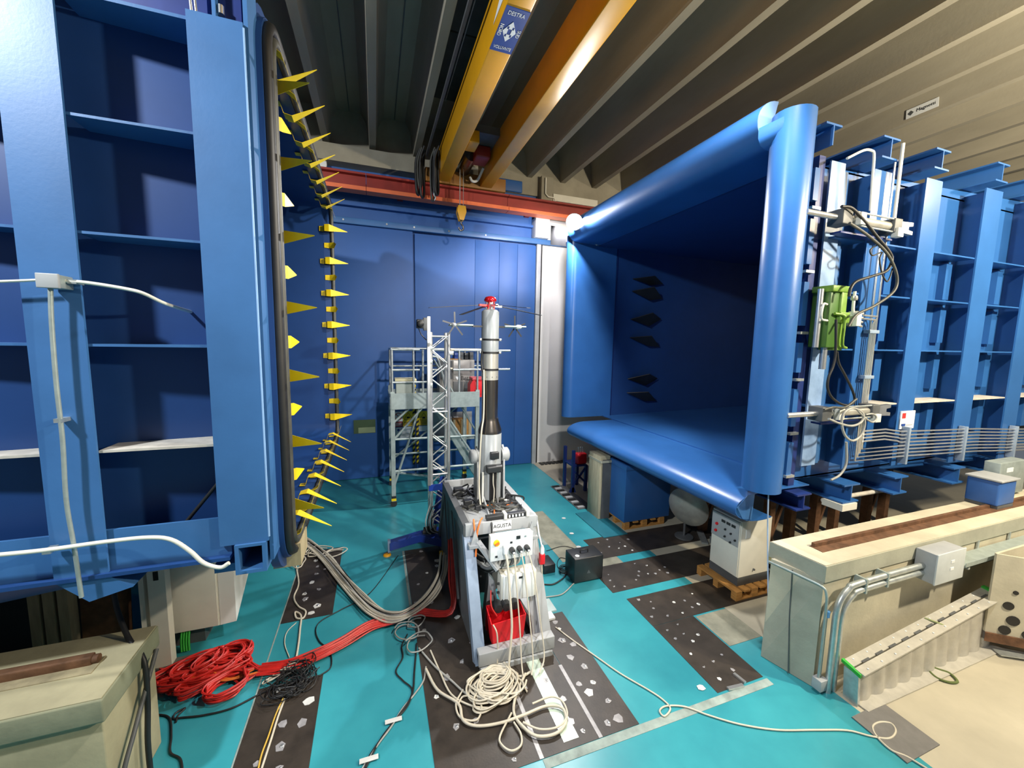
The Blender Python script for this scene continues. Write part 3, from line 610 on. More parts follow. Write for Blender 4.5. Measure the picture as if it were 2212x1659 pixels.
hose([(4.629,2.9,4.768), (4.79,2.9,4.77), (5.021,2.9,4.664), (5.259,2.9,4.524), (5.47,2.9,4.404), (5.563,2.9,4.311), (5.489,2.9,4.177), (5.219,2.9,4.092), (4.994,2.9,4.026), (4.914,2.9,3.952), (4.899,2.9,3.861)], 0.016, BLACK, 'black hydraulic hose looping from the upper cylinder to the green unit')
hose([(4.746,2.88,4.608), (5.024,2.88,4.529), (5.323,2.88,4.412), (5.51,2.88,4.293), (5.656,2.88,4.109), (5.62,2.88,3.951), (5.319,2.88,3.78), (5.021,2.88,3.666), (4.911,2.88,3.536)], 0.015, GREYT, 'grey hydraulic hose crossing in front of the vertical pipes')
hose([(5.289,2.9,4.448), (5.167,2.9,4.377), (5.217,2.9,4.322), (5.369,2.9,4.37), (5.343,2.9,4.292), (5.412,2.9,4.146), (5.511,2.9,4.061), (5.561,2.9,4.105), (5.591,2.9,4.211)], 0.008, BLACK, 'thin black wire loop hanging beside the hose crossing')
hose([(4.729,2.9,3.605), (4.777,2.9,3.255), (4.764,2.9,3.103), (4.708,2.9,2.975), (4.713,2.9,2.847), (4.823,2.9,2.73), (5.03,2.9,2.654), (5.185,2.9,2.686), (5.139,2.9,2.811), (4.973,2.9,2.998), (4.851,2.9,3.128), (4.8,2.9,3.256)], 0.013, BLACK, 'black hose hanging in a loop below the green cylinder')
hose([(4.657,2.88,2.619), (4.805,2.88,2.64), (5,2.88,2.632), (5.184,2.88,2.722)], 0.013, GREYT, 'short grey hose along the top of the lower cylinder')
hose([(4.716,2.86,2.517), (4.917,2.86,2.454), (5.121,2.86,2.417), (5.277,2.86,2.452), (5.302,2.86,2.543), (5.126,2.86,2.62), (4.974,2.86,2.584), (4.938,2.86,2.469), (5.018,2.86,2.315), (5.167,2.86,2.241), (5.304,2.86,2.298), (5.347,2.86,2.432), (5.273,2.86,2.571)], 0.013, CABG, 'pale grey hose coiled round the lower cylinder end')
hose([(5.169,2.86,2.608), (5.334,2.86,2.503), (5.487,2.86,2.441), (5.546,2.86,2.494), (5.469,2.86,2.541), (5.345,2.86,2.536)], 0.010, CABG, 'small grey hose loop right of the lower cylinder')
hose([(5.41,3.06,2.158), (5.454,3.06,1.892), (5.365,3.06,1.754), (5.206,3.06,1.7)], 0.014, CABG, 'grey hose running down the collector corner to the floor beam')
# pipes
for k in range(8):
    dz = 0.048*k
    if k < 4:
        pts = [(5.72, 3.06, 2.275-dz*0.9), (6.15, 3.06, 2.275-dz*0.9), (6.42, 3.06, 2.235-dz*0.9), (6.5, 3.06, 2.225-dz), (8.3, 3.06, 2.16-dz), (9.2, 3.06, 2.10-dz), (10.4, 3.06, 2.04-dz)]
    else:
        xv = 5.735-0.035*(k-4)
        pts = [(xv, 3.07, 3.55), (xv, 3.07, 2.235-dz), (6.5, 3.06, 2.225-dz), (8.3, 3.06, 2.16-dz), (9.2, 3.06, 2.10-dz), (10.4, 3.06, 2.04-dz)]
        if k in (5, 6): pts = [(5.36, 3.0, 3.68-0.04*(k-5)), (xv-0.02, 3.04, 3.68-0.04*(k-5)), (xv, 3.07, 3.62-0.03*(k-5))]+pts[1:]
        if k in (4, 7): pts[0] = (xv, 3.07, 5.45 if k == 4 else 4.55)
    tag(obj('hydraulic_pipe', Tube(pts, 0.011, 7), ALU), ['topmost', 'second', 'third', 'fourth', 'fifth', 'sixth', 'seventh', 'lowest'][k]+' of the eight thin steel pipes along the foot of the collector', 'pipe', 'collector pipe run')
for x in (6.62, 7.98, 9.4): tag(obj('pipe_clamp', Box(x-0.02, x+0.02, 3.03, 3.12, 1.78-0.05*(x-6.6), 2.28-0.05*(x-6.6), 0.004), GREYB), {6.62: 'grey pipe clamp on the collector column with the white notice', 7.98: 'grey pipe clamp on the second collector column', 9.4: 'grey pipe clamp on the collector column at the picture edge'}[x], 'clamp')
for z in (3.50, 2.95): tag(obj('pipe_clamp', Box(5.60, 5.78, 3.05, 3.12, z-0.02, z+0.02, 0.004), GREYB), 'grey clamp across the vertical pipes, '+('upper' if z > 3 else 'lower')+' one', 'clamp')
tag(obj('vertical_conduit', Tube([(5.356,3.05,4.86), (5.329,3.05,5.232), (5.313,3.05,5.452), (5.257,3.05,5.491), (5.126,3.05,5.469), (4.876,3.05,5.346)], 0.014, 7, 4), CREAM), 'pale conduit hooking over the top of the collector frame', 'conduit')
tag(obj('yellow_conduit', Tube([(5.80, 3.05, 4.62), (5.80, 3.05, 5.66)], 0.018, 7), CREAM), 'cream pipe standing up past the collector roof edge', 'pipe')
ns = thing('notice_plate', 'white notice with a red square on the blue collector column', 'sign', (6.72, 3.12, 2.25))
obj('plate', Box(6.55, 6.86, 3.115, 3.128, 2.24, 2.48), SIGNW, ns); obj('red_square', Box(6.58, 6.65, 3.110, 3.114, 2.385, 2.455), SIGNR, ns)
obj('blue_mark', Box(6.58, 6.66, 3.110, 3.114, 2.28, 2.31), SIGNB, ns); obj('text_line', Box(6.68, 6.82, 3.112, 3.114, 2.285, 2.295), GREYP, ns)

# flood lamp hung at the far top corner of the collector mouth
LP = Vector((3.80, 7.26, 5.70))
fl = thing('floodlight', 'glaring white floodlight at the far top corner of the collector', 'lamp', LP)
LAMPM = emis('lamp_glow', (1.0, 0.98, 0.92), 60)
hd = (Vector((0.6, 3.2, 2.0))-LP).normalized()
q = hd.to_track_quat('-Z', 'Y').to_matrix().to_4x4(); q.translation = LP
bm = BM(); lathe(bm, [(0.06, 0.16), (0.13, 0.10), (0.17, 0.0), (0.165, -0.01), (0.12, 0.05), (0.04, 0.06)], n=24); bm.transform(q); obj('reflector', bm, GREYD, fl)
bm = BM(); lathe(bm, [(0.155, 0.004), (0.15, -0.006), (0.09, -0.02), (0.001, -0.024)], n=24); bm.transform(q); obj('lens', bm, LAMPM, fl)
obj('arm', Tube([(3.93, 7.36, 5.72), (4.2, 7.5, 5.60), (4.62, 7.74, 5.44)], 0.02, 8), CREAM, fl)
obj('spill_shade_plate', Prism([(3.45, 7.60, 5.30), (3.80, 7.60, 5.30), (3.80, 7.60, 5.665), (3.45, 7.60, 5.68)], (0, 0.008, 0)), BLACKP, fl)  # plate added to cut the spill off the lower door
def bulb(name, off, aim, power, cone, blend, rad, c):
    ll = bpy.data.lights.new(name, 'SPOT'); ll.energy = power; ll.spot_size = R(cone); ll.spot_blend = blend; ll.shadow_soft_size = rad; ll.color = c
    lo = bpy.data.objects.new(name, ll); COL.objects.link(lo); lo.parent = fl
    lo.matrix_local = Matrix.Translation(off) @ aim.normalized().to_track_quat('-Z', 'Y').to_matrix().to_4x4()
bulb('floodlight_beam', hd*0.06, hd, 800, 140, 0.5, 0.06, (1.0, 0.98, 0.95))
bulb('floodlight_spill', Vector((-0.02, 0.20, 0.06)), Vector((0.1, 2.2, -1.4)), 420, 120, 0.5, 0.03, (1.0, 0.94, 0.96))

# ================================================================ ROTOR TEST RIG (centre)
rig = thing('rotor_test_rig', 'grey steel test rig with AGUSTA plate carrying a tall column, centre of the floor', 'test rig', (1.35, 4.7, 0))
XL, XR = 0.92, 1.72
def leg(x, yb, yt, m, wd=0.10, nm='leg'):
    bm = BM(); bar(bm, (x, yb, 0.05), (x, yt, 1.18), wd, 0.012, up=(0, 1, 0.3)); s = 1 if x < 1.3 else -1
    bar(bm, (x-s*wd/2, yb+0.05, 0.05), (x-s*wd/2, yt+0.05, 1.18), 0.012, 0.10, up=(0, 1, 0.3)); obj(nm, bm, m, rig)
leg(XL+0.03, 3.50, 4.06, GREYB, 0.11); leg(XR-0.03, 3.52, 4.08, GREYP, 0.12); leg(XL+0.03, 5.95, 5.40, GREYD); leg(XR-0.03, 5.95, 5.40, GREYP)
obj('side_panel', Prism([(XL-0.01, 3.60, 0.10), (XL-0.01, 5.85, 0.10), (XL-0.01, 5.36, 1.14), (XL-0.01, 4.12, 1.14)], (0.008, 0, 0)), GREYD, rig)
obj('side_beam', Bar((XL, 4.02, 1.22), (XL, 5.45, 1.22), 0.08, 0.12), GREYD, rig); obj('side_beam', Bar((XR, 4.02, 1.22), (XR, 5.45, 1.22), 0.08, 0.12), GREYP, rig)
for y0, y1 in ((4.3, 4.75), (4.9, 5.3)): obj('side_rib', Bar((XL-0.04, y0, 0.25), (XL-0.04, y1, 1.15), 0.05, 0.02, up=(1, 0, 0)), GREYD, rig)
fb = obj('front_beam', Box(XL-0.02, XR+0.02, 4.01, 4.06, 1.16, 1.30, 0.006), GREYP, rig)
obj('back_beam', Box(XL-0.02, XR+0.02, 5.40, 5.45, 1.16, 1.30, 0.006), GREYP, rig)
nmpl = obj('name_plate', Box(1.21, 1.43, 4.003, 4.010, 1.185, 1.285), SIGNW, fb)
text('AGUSTA', 0.062, INK, fb, (1.32, 4.0015, 1.235), (R(90), 0, 0), sx=0.88)
obj('top_plate', Box(XL+0.03, XR-0.03, 4.07, 5.4, 1.20, 1.225), GREYP, rig)
for x, sgn in ((XL+0.02, 1), (XR-0.02, -1)):
    g = BM(); prism(g, [(x, 3.93, 1.10), (x+0.10*sgn, 3.93, 1.10), (x+0.05*sgn, 3.93, 1.27)], (0, 0.012, 0)); prism(g, [(x-0.02*sgn, 3.90, 1.07), (x+0.12*sgn, 3.90, 1.07), (x+0.12*sgn, 3.90, 1.10), (x-0.02*sgn, 3.90, 1.10)], (0, 0.1, 0)); obj('gusset', g, GREYP, rig)
obj('base_beam', Box(XL, XR+0.03, 3.46, 3.56, 0.06, 0.20, 0.008), GREYP, rig); obj('base_beam', Box(XL, XR+0.03, 5.9, 6.0, 0.03, 0.16, 0.008), GREYP, rig)
obj('base_plate', Box(XL+0.02, XR, 3.44, 3.75, 0.004, 0.05), GREYP, rig)
obj('base_beam', Box(XL, XL+0.10, 3.5, 6.0, 0.03, 0.16), GREYD, rig); obj('base_beam', Box(XR-0.10, XR, 3.5, 6.0, 0.03, 0.16), GREYP, rig)
obj('back_wall', Box(XL+0.08, XR-0.08, 5.3, 5.32, 0.15, 1.18), GREYD, rig)
obj('right_sheet', Prism([(XR-0.16, 3.60, 0.10), (XR+0.02, 3.58, 0.10), (XR, 4.02, 1.12), (XR-0.14, 4.05, 1.12)], (0, 0.01, 0)), GREYP, rig)
obj('inner_tank', Lathe([(0.02, 0.2), (0.22, 0.2), (0.22, 0.75), (0.10, 0.85)], (1.28, 4.6, 0), 18), GREYD, rig)
obj('inner_duct', Prism([(1.10, 3.95, 0.1), (1.30, 3.95, 0.1), (1.22, 3.95, 0.62), (1.16, 3.95, 0.70)], (0, 0.1, 0)), GREYP, rig)
obj('brace', Bar((XL+0.10, 3.95, 1.12), (1.20, 3.75, 0.88), 0.07, 0.03), GREYP, rig)
obj('brace', Bar((1.40, 3.85, 0.55), (XR-0.10, 3.65, 0.18), 0.03, 0.02), GREYD, rig)
# grey corrugated hoses inside the frame
for k in range(9):
    x = 1.16+0.038*k
    obj('corrugated_hose', Tube([(x+0.05, 3.98, 1.10), (x+0.03, 3.86, 1.0), (x-0.02, 3.80, 0.90), (x-0.07, 3.88, 0.84), (x-0.14, 4.1, 0.82)], 0.016, 6, 4), CABG if k % 3 else GREYD, rig)
for k in range(8): obj('corrugated_hose', Tube([(0.98, 4.1+0.05*k, 0.95-0.04*k), (1.15, 4.0, 0.86-0.02*k), (1.35, 4.05, 0.80-0.01*k)], 0.014, 6, 4), GREYD if k % 2 else GREYT, rig)
# column
pc = obj('column_base', Lathe([(0.15, 1.225), (0.15, 2.14), (0.12, 2.16)], (1.37, 4.73, 0), 32), TUBEG, rig)
obj('column_flare', Lathe([(0.15, 2.141), (0.15, 2.18), (0.11, 2.30), (0.108, 2.33)], (1.37, 4.73, 0), 32), STEELD, rig)
obj('column_shaft', Lathe([(0.103, 2.33), (0.103, 2.82)], (1.365, 4.73, 0), 32), STEELD, rig)
obj('column_sleeve', Lathe([(0.106, 2.82), (0.106, 3.16)], (1.362, 4.73, 0), 32), STEEL, rig)
obj('column_tube', Lathe([(0.109, 3.16), (0.109, 3.66), (0.085, 3.685)], (1.358, 4.73, 0), 32), TUBEG, rig)
for z in (2.95, 3.16, 3.32): 
    cl = obj('column_clamp', Lathe([(0.113, z-0.012), (0.113, z+0.012)], (1.36, 4.73, 0), 28), BLACK, rig)
    if z > 3:
        for s in (-1, 1): obj('clamp_lug', Box(1.36+s*0.125-0.014, 1.36+s*0.125+0.014, 4.70, 4.74, z-0.016, z+0.016, 0.004), ALU, cl)
for k in range(10): obj('rivet', Lathe([(0.006, -0.104), (0.006, -0.110)], (1.0, 1, 1), 6, 'y'), GREYD, rig).matrix_local = Matrix.Translation(Vector((1.362, 4.73, 2.86))-WL[rig]) @ Matrix.Rotation(2*math.pi*k/10, 4, 'Z') @ Matrix.Translation(Vector((-1.0, -1, -1))+WL[rig])
for s in (-1, 1):
    obj('trunnion', Lathe([(0.09, 0), (0.09, s*0.09), (0.06, s*0.11)], (1.37+s*0.15, 4.73, 1.84), 18, 'x'), GREYP, rig)
    obj('cheek', Prism([(1.37+s*0.165, 4.63, 1.23), (1.37+s*0.165, 4.83, 1.23), (1.37+s*0.165, 4.80, 1.90), (1.37+s*0.165, 4.73, 1.97), (1.37+s*0.165, 4.66, 1.90)], (s*0.02, 0, 0)), GREYP, rig)
obj('column_slot', Box(1.33, 1.42, 4.574, 4.60, 1.23, 1.68), BLACK, rig)
obj('sensor_block', Box(1.33, 1.44, 4.53, 4.585, 1.84, 1.93, 0.01), BLACKP, rig); obj('actuator', Box(1.27, 1.48, 4.48, 4.58, 1.68, 1.77, 0.02), BLACKP, rig)
obj('actuator_rod', Tube([(1.42, 4.52, 1.7), (1.42, 4.50, 1.25)], 0.012, 6), ALU, rig); obj('level_tube', Tube([(1.24, 4.56, 1.68), (1.235, 4.55, 1.30)], 0.013, 7), CREAM, rig)
obj('column_cable', Tube([(1.262, 4.66, 2.95), (1.262, 4.64, 2.6), (1.255, 4.63, 2.35), (1.22, 4.58, 2.2), (1.20, 4.57, 1.9), (1.19, 4.56, 1.5), (1.2, 4.5, 1.24)], 0.011, 6, 4), CABW, rig)
obj('column_cable', Tube([(1.245, 4.68, 3.18), (1.235, 4.68, 3.05), (1.25, 4.66, 2.92)], 0.012, 6, 4), BLACK, rig)
obj('column_cable', Tube([(1.36, 4.52, 1.72), (1.355, 4.5, 1.55), (1.37, 4.5, 1.45), (1.36, 4.5, 1.25)], 0.006, 6, 4), CABW, rig)
# gear and cables heaped on the top plate
rr = random.Random(11)
for k in range(34):
    a = rr.uniform(0, 6.28); c0 = Vector((1.35+rr.uniform(-0.3, 0.3), 4.73+rr.uniform(-0.35, 0.4), 1.25))
    p = [c0+Vector((math.cos(a+t)*rr.uniform(0.08, 0.2), math.sin(a+t)*rr.uniform(0.08, 0.22), rr.uniform(0, 0.06))) for t in (0, 1.0, 2.1, 3.2)]
    obj('rig_cable', Tube(p, rr.uniform(0.008, 0.019), 5, 4), BLACK if k % 4 else GREYT, rig)
for x, y, sx_, sy_, h, m in ((1.06, 4.62, 0.10, 0.08, 0.10, BLACKP), (1.16, 4.50, 0.07, 0.07, 0.07, BLACKP), (1.60, 4.75, 0.08, 0.06, 0.06, BLACKP), (1.62, 5.0, 0.06, 0.12, 0.08, GREYP), (1.02, 5.0, 0.12, 0.1, 0.12, BLACKP), (1.50, 4.62, 0.04, 0.04, 0.08, BLACKP), (1.56, 4.60, 0.05, 0.04, 0.05, CREAM)):
    obj('rig_fitting', Box(x-sx_/2, x+sx_/2, y-sy_/2, y+sy_/2, 1.225, 1.225+h, 0.008), m, rig)
obj('triangular_gusset', Prism([(1.40, 4.30, 1.235), (1.66, 4.42, 1.235), (1.52, 4.16, 1.235)], (0, 0, 0.02)), GREYP, rig)
obj('web_gusset', Prism([(1.25, 4.30, 1.225), (1.25, 4.58, 1.225), (1.25, 4.58, 1.36)], (0.012, 0, 0)), GREYP, rig)
obj('orange_cable', Tube([(1.22, 4.52, 1.26), (1.38, 4.48, 1.28), (1.5, 4.47, 1.26), (1.62, 4.52, 1.25)], 0.009, 6, 5), ORANGE, rig)
obj('orange_cable', Tube([(1.36, 4.45, 1.27), (1.28, 4.2, 1.26), (1.20, 4.04, 1.32)], 0.008, 6, 5), ORANGE, rig)
obj('orange_cable', Tube([(1.10, 4.06, 1.33), (1.06, 4.0, 1.32), (1.02, 3.97, 1.2), (1.0, 3.93, 1.0)], 0.010, 6, 5), ORANGE, rig)
obj('orange_cable', Tube([(1.0, 4.05, 1.33), (0.99, 3.99, 1.3), (1.0, 3.94, 1.1), (0.99, 3.9, 0.98)], 0.010, 6, 5), ORANGE, rig)
obj('black_lead', Tube([(1.20, 4.05, 1.32), (1.19, 3.99, 1.25), (1.20, 3.98, 1.1), (1.24, 3.9, 1.02)], 0.008, 6, 4), BLACK, rig)
obj('power_strip', Box(1.14, 1.62, 4.02, 4.09, 1.305, 1.35, 0.006), BLACKP, rig)
for k in range(5): obj('socket', Box(1.40+0.04*k, 1.418+0.04*k, 4.010, 4.02, 1.315, 1.34), SIGNW, rig)
for x in (1.36, 1.63): obj('strip_clip', Box(x-0.018, x+0.018, 4.0, 4.10, 1.30, 1.37, 0.006), CREAM, rig)
obj('white_lead', Tube([(1.70, 4.3, 1.25), (1.76, 4.1, 1.27), (1.75, 3.95, 1.1), (1.745, 3.85, 1.0)], 0.010, 6, 4), SIGNW, rig)
obj('mains_plug', Lathe([(0.012, 0.1), (0.026, 0.06), (0.026, 0.0)], (1.745, 3.84, 0.92), 10), SIGNW, rig); obj('mains_socket', Box(1.715, 1.775, 3.81, 3.87, 0.80, 0.925, 0.012), REDP, rig)
obj('mains_lead', Tube([(1.745, 3.84, 0.81), (1.75, 3.82, 0.5), (1.74, 3.75, 0.2), (1.70, 3.6, 0.02)], 0.010, 6, 4), CABW, rig)

# switch panel on the rig
sp2 = thing('switch_panel', 'white switch box with yellow rotary switch and three black plugs on the rig front', 'switch box', (1.36, 3.78, 0.98))
obj('case', Box(1.115, 1.585, 3.76, 3.84, 0.985, 1.25, 0.005), CREAM, sp2); obj('front_plate', Box(1.11, 1.59, 3.75, 3.762, 0.98, 1.255, 0.003), SIGNW, sp2)
ds = obj('switch_disc', Lathe([(0.032, -0.02), (0.034, 0.0)], (1.175, 3.75, 1.185), 16, 'y'), YEL, sp2); obj('switch_knob', Bar((1.155, 3.722, 1.175), (1.195, 3.722, 1.195), 0.02, 0.016, up=(0, 1, 0)), ORANGE, ds)
for k in range(3):
    x = 1.345+0.085*k
    pg = obj('plug', Lathe([(0.022, -0.07), (0.028, -0.05), (0.030, 0)], (x, 3.75, 1.085), 12, 'y'), BLACKP, sp2); obj('plug_label', Box(x-0.010, x+0.014, 3.674, 3.679, 1.072, 1.09), SIGNW, pg)
    obj('plug_lead', Tube([(x+0.004, 3.69, 1.06), (x+0.01, 3.67, 1.02), (x+0.012+0.02*k, 3.62, 0.8), (x+0.015+0.03*k, 3.50, 0.4), (x-0.01+0.04*k, 3.36, 0.1), (x-0.03, 3.25, 0.03)], 0.008, 6, 4), CABW, sp2)
obj('white_plug', Box(1.245, 1.285, 3.70, 3.75, 1.06, 1.15, 0.008), SIGNW, sp2)
obj('plug_lead', Tube([(1.265, 3.71, 1.07), (1.275, 3.67, 0.98), (1.28, 3.60, 0.7), (1.275, 3.5, 0.4), (1.22, 3.40, 0.15), (1.20, 3.34, 0.03), (1.30, 3.28, 0.02), (1.42, 3.30, 0.02)], 0.013, 7, 5), CABW, sp2)
for x, z, s in ((1.175, 1.03, 0.012), (1.34, 1.165, 0.012), (1.42, 1.21, 0.022)): obj('button', Box(x-s, x+s, 3.742, 3.75, z-s*0.8, z+s*0.8), BLACKP, sp2)
obj('key_switch', Lathe([(0.010, -0.015), (0.012, 0)], (1.50, 3.75, 1.215), 10, 'y'), GALV, sp2)
wb = thing('white_control_box', 'plain white ribbed box fixed low on the rig front below the switch box', 'box', (1.43, 3.72, 0.52))
obj('case', Box(1.225, 1.63, 3.72, 3.86, 0.52, 0.82, 0.006), CREAM, wb); obj('cover', Box(1.245, 1.60, 3.705, 3.722, 0.525, 0.815, 0.005), SIGNW, wb)
obj('rib', Box(1.30, 1.315, 3.70, 3.706, 0.53, 0.81), CREAM, wb); obj('slot', Box(1.42, 1.46, 3.700, 3.706, 0.765, 0.785), BLACKP, wb)
for z in (0.6, 0.7): obj('cable_gland', Lathe([(0.012, 0), (0.012, -0.03)], (1.225, 3.78, z), 8, 'x'), BLACKP, wb)
rb = thing('red_bag', 'bright red open box with cables standing in the foot of the rig', 'box', (1.28, 3.62, 0.2))
bm = BM(); prism(bm, [(1.10, 3.56, 0.17), (1.42, 3.56, 0.19), (1.45, 3.56, 0.44), (1.08, 3.56, 0.41)], (0, 0.012, 0)); obj('front', bm, REDP, rb)
obj('left_side', Prism([(1.09, 3.57, 0.18), (1.09, 3.80, 0.18), (1.08, 3.80, 0.46), (1.075, 3.57, 0.41)], (0.01, 0, 0)), REDP, rb); obj('right_side', Prism([(1.42, 3.57, 0.19), (1.42, 3.80, 0.19), (1.45, 3.80, 0.47), (1.45, 3.57, 0.44)], (0.01, 0, 0)), REDP, rb)
obj('back', Box(1.08, 1.45, 3.79, 3.80, 0.18, 0.46), REDP, rb); obj('base', Box(1.10, 1.42, 3.57, 3.79, 0.17, 0.185), REDP, rb)
for k in range(3): obj('spotlight_head', Lathe([(0.045, -0.05), (0.06, 0.02), (0.05, 0.05)], (1.18+0.09*k, 3.70, 0.50), 12, 'y'), BLACKP, rb)
obj('red_lead', Tube([(1.15, 3.62, 0.45), (1.10, 3.66, 0.55), (1.12, 3.75, 0.66)], 0.007, 6, 4), RED, rb)
obj('white_lead', Tube([(1.09, 3.55, 0.42), (1.115, 3.50, 0.36), (1.12, 3.48, 0.2), (1.11, 3.46, 0.06)], 0.008, 6, 4), CABW, rb)

# rotor model on top of the column
rm = thing('rotorcraft_model', 'small rotorcraft model with red hub, dark rotor blades and two propellers on the column top', 'model', (1.355, 4.73, 3.69))
obj('hub_dome', Lathe([(0.03, 3.775), (0.075, 3.79), (0.078, 3.81), (0.06, 3.84), (0.02, 3.852)], (1.355, 4.73, 0), 20), mat('hub_red', (0.55, 0.01, 0.02), 0.2, 0.5, 0.05), rm)
obj('hub_core', Lathe([(0.05, 3.685), (0.06, 3.70), (0.035, 3.72), (0.03, 3.78)], (1.355, 4.73, 0), 16), ALU, rm)
for k in range(8):
    a = 2*math.pi*k/8; obj('pitch_link', Tube([(1.355+0.055*math.cos(a), 4.73+0.055*math.sin(a), 3.69), (1.355+0.05*math.cos(a+0.3), 4.73+0.05*math.sin(a+0.3), 3.78)], 0.007, 6), RED if k % 2 else ALU, rm)
for th in (105, 15, 195, 285):
    a = R(th); d = Vector((math.cos(a), math.sin(a), 0)); n_ = Vector((-math.sin(a), math.cos(a), 0)); c0 = Vector((1.355, 4.73, 3.735))
    bm = BM(); p0 = c0+d*0.13; p1 = c0+d*0.80+Vector((0, 0, -0.075))
    prism(bm, [p0+n_*0.022, p1+n_*0.026, p1-n_*0.026, p0-n_*0.022], (0, 0, 0.005)); obj('rotor_blade', bm, BLACKP, rm)
    gr = obj('blade_grip', Bar(c0+d*0.04, c0+d*0.16, 0.035, 0.025), REDP if th > 100 and th < 200 else ALU, rm)
for s, xs in ((-1, (1.25, 1.13, 0.85)), (1, (1.46, 1.54, 1.82))):
    obj('spar', Bar((xs[0], 4.73, 3.48), (xs[1], 4.73, 3.48), 0.06, 0.022), BLACKP, rm)
    obj('wing', Prism([(xs[1], 4.68, 3.485), (xs[2], 4.68, 3.485), (xs[2], 4.80, 3.475), (xs[1], 4.80, 3.475)], (0, 0, 0.014)), mat('model_wing_paint', (0.55, 0.66, 0.62), 0.4), rm)
    nx = xs[2]-s*0.0-(0.10 if s > 0 else -0.04)
    nac = obj('nacelle', Lathe([(0.005, -0.12), (0.025, -0.08), (0.03, 0.0), (0.015, 0.10)], (nx, 4.72, 3.485), 12, 'y'), SIGNW, rm)
    for k in range(5):
        a = R(72*k+20); yq = 4.60 if s < 0 else 4.83
        obj('propeller_blade', Bar((nx+0.02*math.cos(a), yq, 3.485+0.02*math.sin(a)), (nx+0.15*math.cos(a), yq, 3.485+0.15*math.sin(a)), 0.018, 0.004, up=(0, 1, 0)), BLACKP, nac)

# ================================================================ TRUSS TOWER with blue foot
tt = thing('truss_tower', 'slender aluminium truss tower on a blue outrigger foot behind the rig', 'truss', (0.93, 6.1, 0.2))
TX0, TX1, TY0, TY1 = 0.80, 1.07, 6.02, 6.29
for x in (TX0, TX1):
    for y in (TY0, TY1): obj('chord', Tube([(x, y, 0.22), (x, y, 3.42)], 0.026, 10), ALU, tt)
nb = 14; hz = 3.1/nb
for i in range(nb):
    z0 = 0.28+i*hz; z1 = z0+hz; fl_ = i % 2
    for (a, b) in (((TX0, TY0), (TX1, TY0)), ((TX0, TY1), (TX1, TY1)), ((TX0, TY0), (TX0, TY1)), ((TX1, TY0), (TX1, TY1))):
        p, q_ = (a, b) if fl_ else (b, a)
        obj('lacing_bar', Tube([(p[0], p[1], z0), (q_[0], q_[1], z1)], 0.011, 6), ALU, tt)
for z in (3.36, 2.2, 1.2):
    obj('frame_bar', Tube([(TX0, TY0, z), (TX1, TY0, z)], 0.016, 8), ALU, tt); obj('frame_bar', Tube([(TX0, TY1, z), (TX1, TY1, z)], 0.016, 8), ALU, tt)
obj('camera_profile', Box(0.735, 0.785, 5.95, 6.0, 1.05, 3.65, 0.004), ALU, tt)
for z in (2.62, 2.98, 3.18): obj('profile_clamp', Box(0.735, 0.82, 5.97, 6.03, z-0.03, z+0.03, 0.006), GALV, tt)
obj('profile_clamp', Box(1.07, 1.14, 5.98, 6.03, 3.08, 3.14, 0.004), ALU, tt)
vcm = thing('video_camera', 'small black camera with a lens clamped to the truss tower top', 'camera', (0.66, 5.97, 3.5))
obj('body', Box(0.58, 0.68, 5.90, 6.02, 3.47, 3.60, 0.012), BLACKP, vcm); obj('lens', Lathe([(0.045, 0), (0.05, -0.05), (0.04, -0.06)], (0.63, 5.90, 3.535), 16, 'y'), BLACK, vcm)
obj('mount', Box(0.68, 0.735, 5.94, 5.99, 3.44, 3.63, 0.006), GREYD, vcm); obj('cable', Tube([(0.62, 6.02, 3.47), (0.66, 6.02, 3.38), (0.73, 6.0, 3.30)], 0.008, 6, 4), BLACK, vcm)
NVB = mat('truss_foot_blue', (0.012, 0.04, 0.26), 0.35, 0, 0.12)
obj('foot_arm', Prism([(0.16, 5.92, 0.10), (0.62, 5.98, 0.14), (0.95, 5.70, 0.14), (1.06, 5.72, 0.14), (1.06, 6.2, 0.14), (0.62, 6.14, 0.14), (0.16, 6.06, 0.10)], (0, 0, 0.11)), NVB, tt)
obj('foot_arm', Bar((1.0, 6.15, 0.2), (1.15, 6.9, 0.18), 0.12, 0.12), NVB, tt); obj('foot_arm', Bar((1.0, 6.1, 0.2), (1.7, 6.15, 0.18), 0.12, 0.12), NVB, tt)
obj('foot_post', Prism([(0.83, 6.30, 0.25), (1.12, 6.30, 0.25), (1.12, 6.30, 1.05), (0.98, 6.30, 1.05)], (0, 0.03, 0)), NVB, tt)
obj('foot_gusset', Prism([(1.095, 6.0, 0.25), (1.095, 6.32, 0.25), (1.095, 6.32, 1.2), (1.095, 6.22, 1.2)], (0.02, 0, 0)), NVB, tt)
obj('foot_collar', Box(0.755, 1.13, 5.985, 6.0, 0.95, 1.05), NVB, tt); obj('collar_clamp', Bar((1.05, 5.97, 1.0), (1.45, 5.85, 1.06), 0.05, 0.05), BLACKP, tt)
obj('foot_screw', Tube([(0.14, 5.99, 0.02), (0.14, 5.99, 0.16)], 0.012, 8), GREYD, tt); obj('foot_pad', Lathe([(0.06, 0.0), (0.055, 0.02), (0.02, 0.03)], (0.12, 5.99, 0), 16), mat('foot_orange', (0.80, 0.36, 0.01), 0.5), tt)
obj('foot_bracket', Box(0.13, 0.17, 5.95, 6.03, 0.06, 0.24), GREYB, tt)
obj('foot_screw', Tube([(1.0, 5.68, 0.02), (1.0, 5.68, 0.22)], 0.014, 8), ALU, tt); obj('jack_box', Box(0.86, 1.0, 5.52, 5.64, 0.0, 0.14, 0.01), mat('jack_yellow', (0.70, 0.40, 0.01), 0.5), tt)
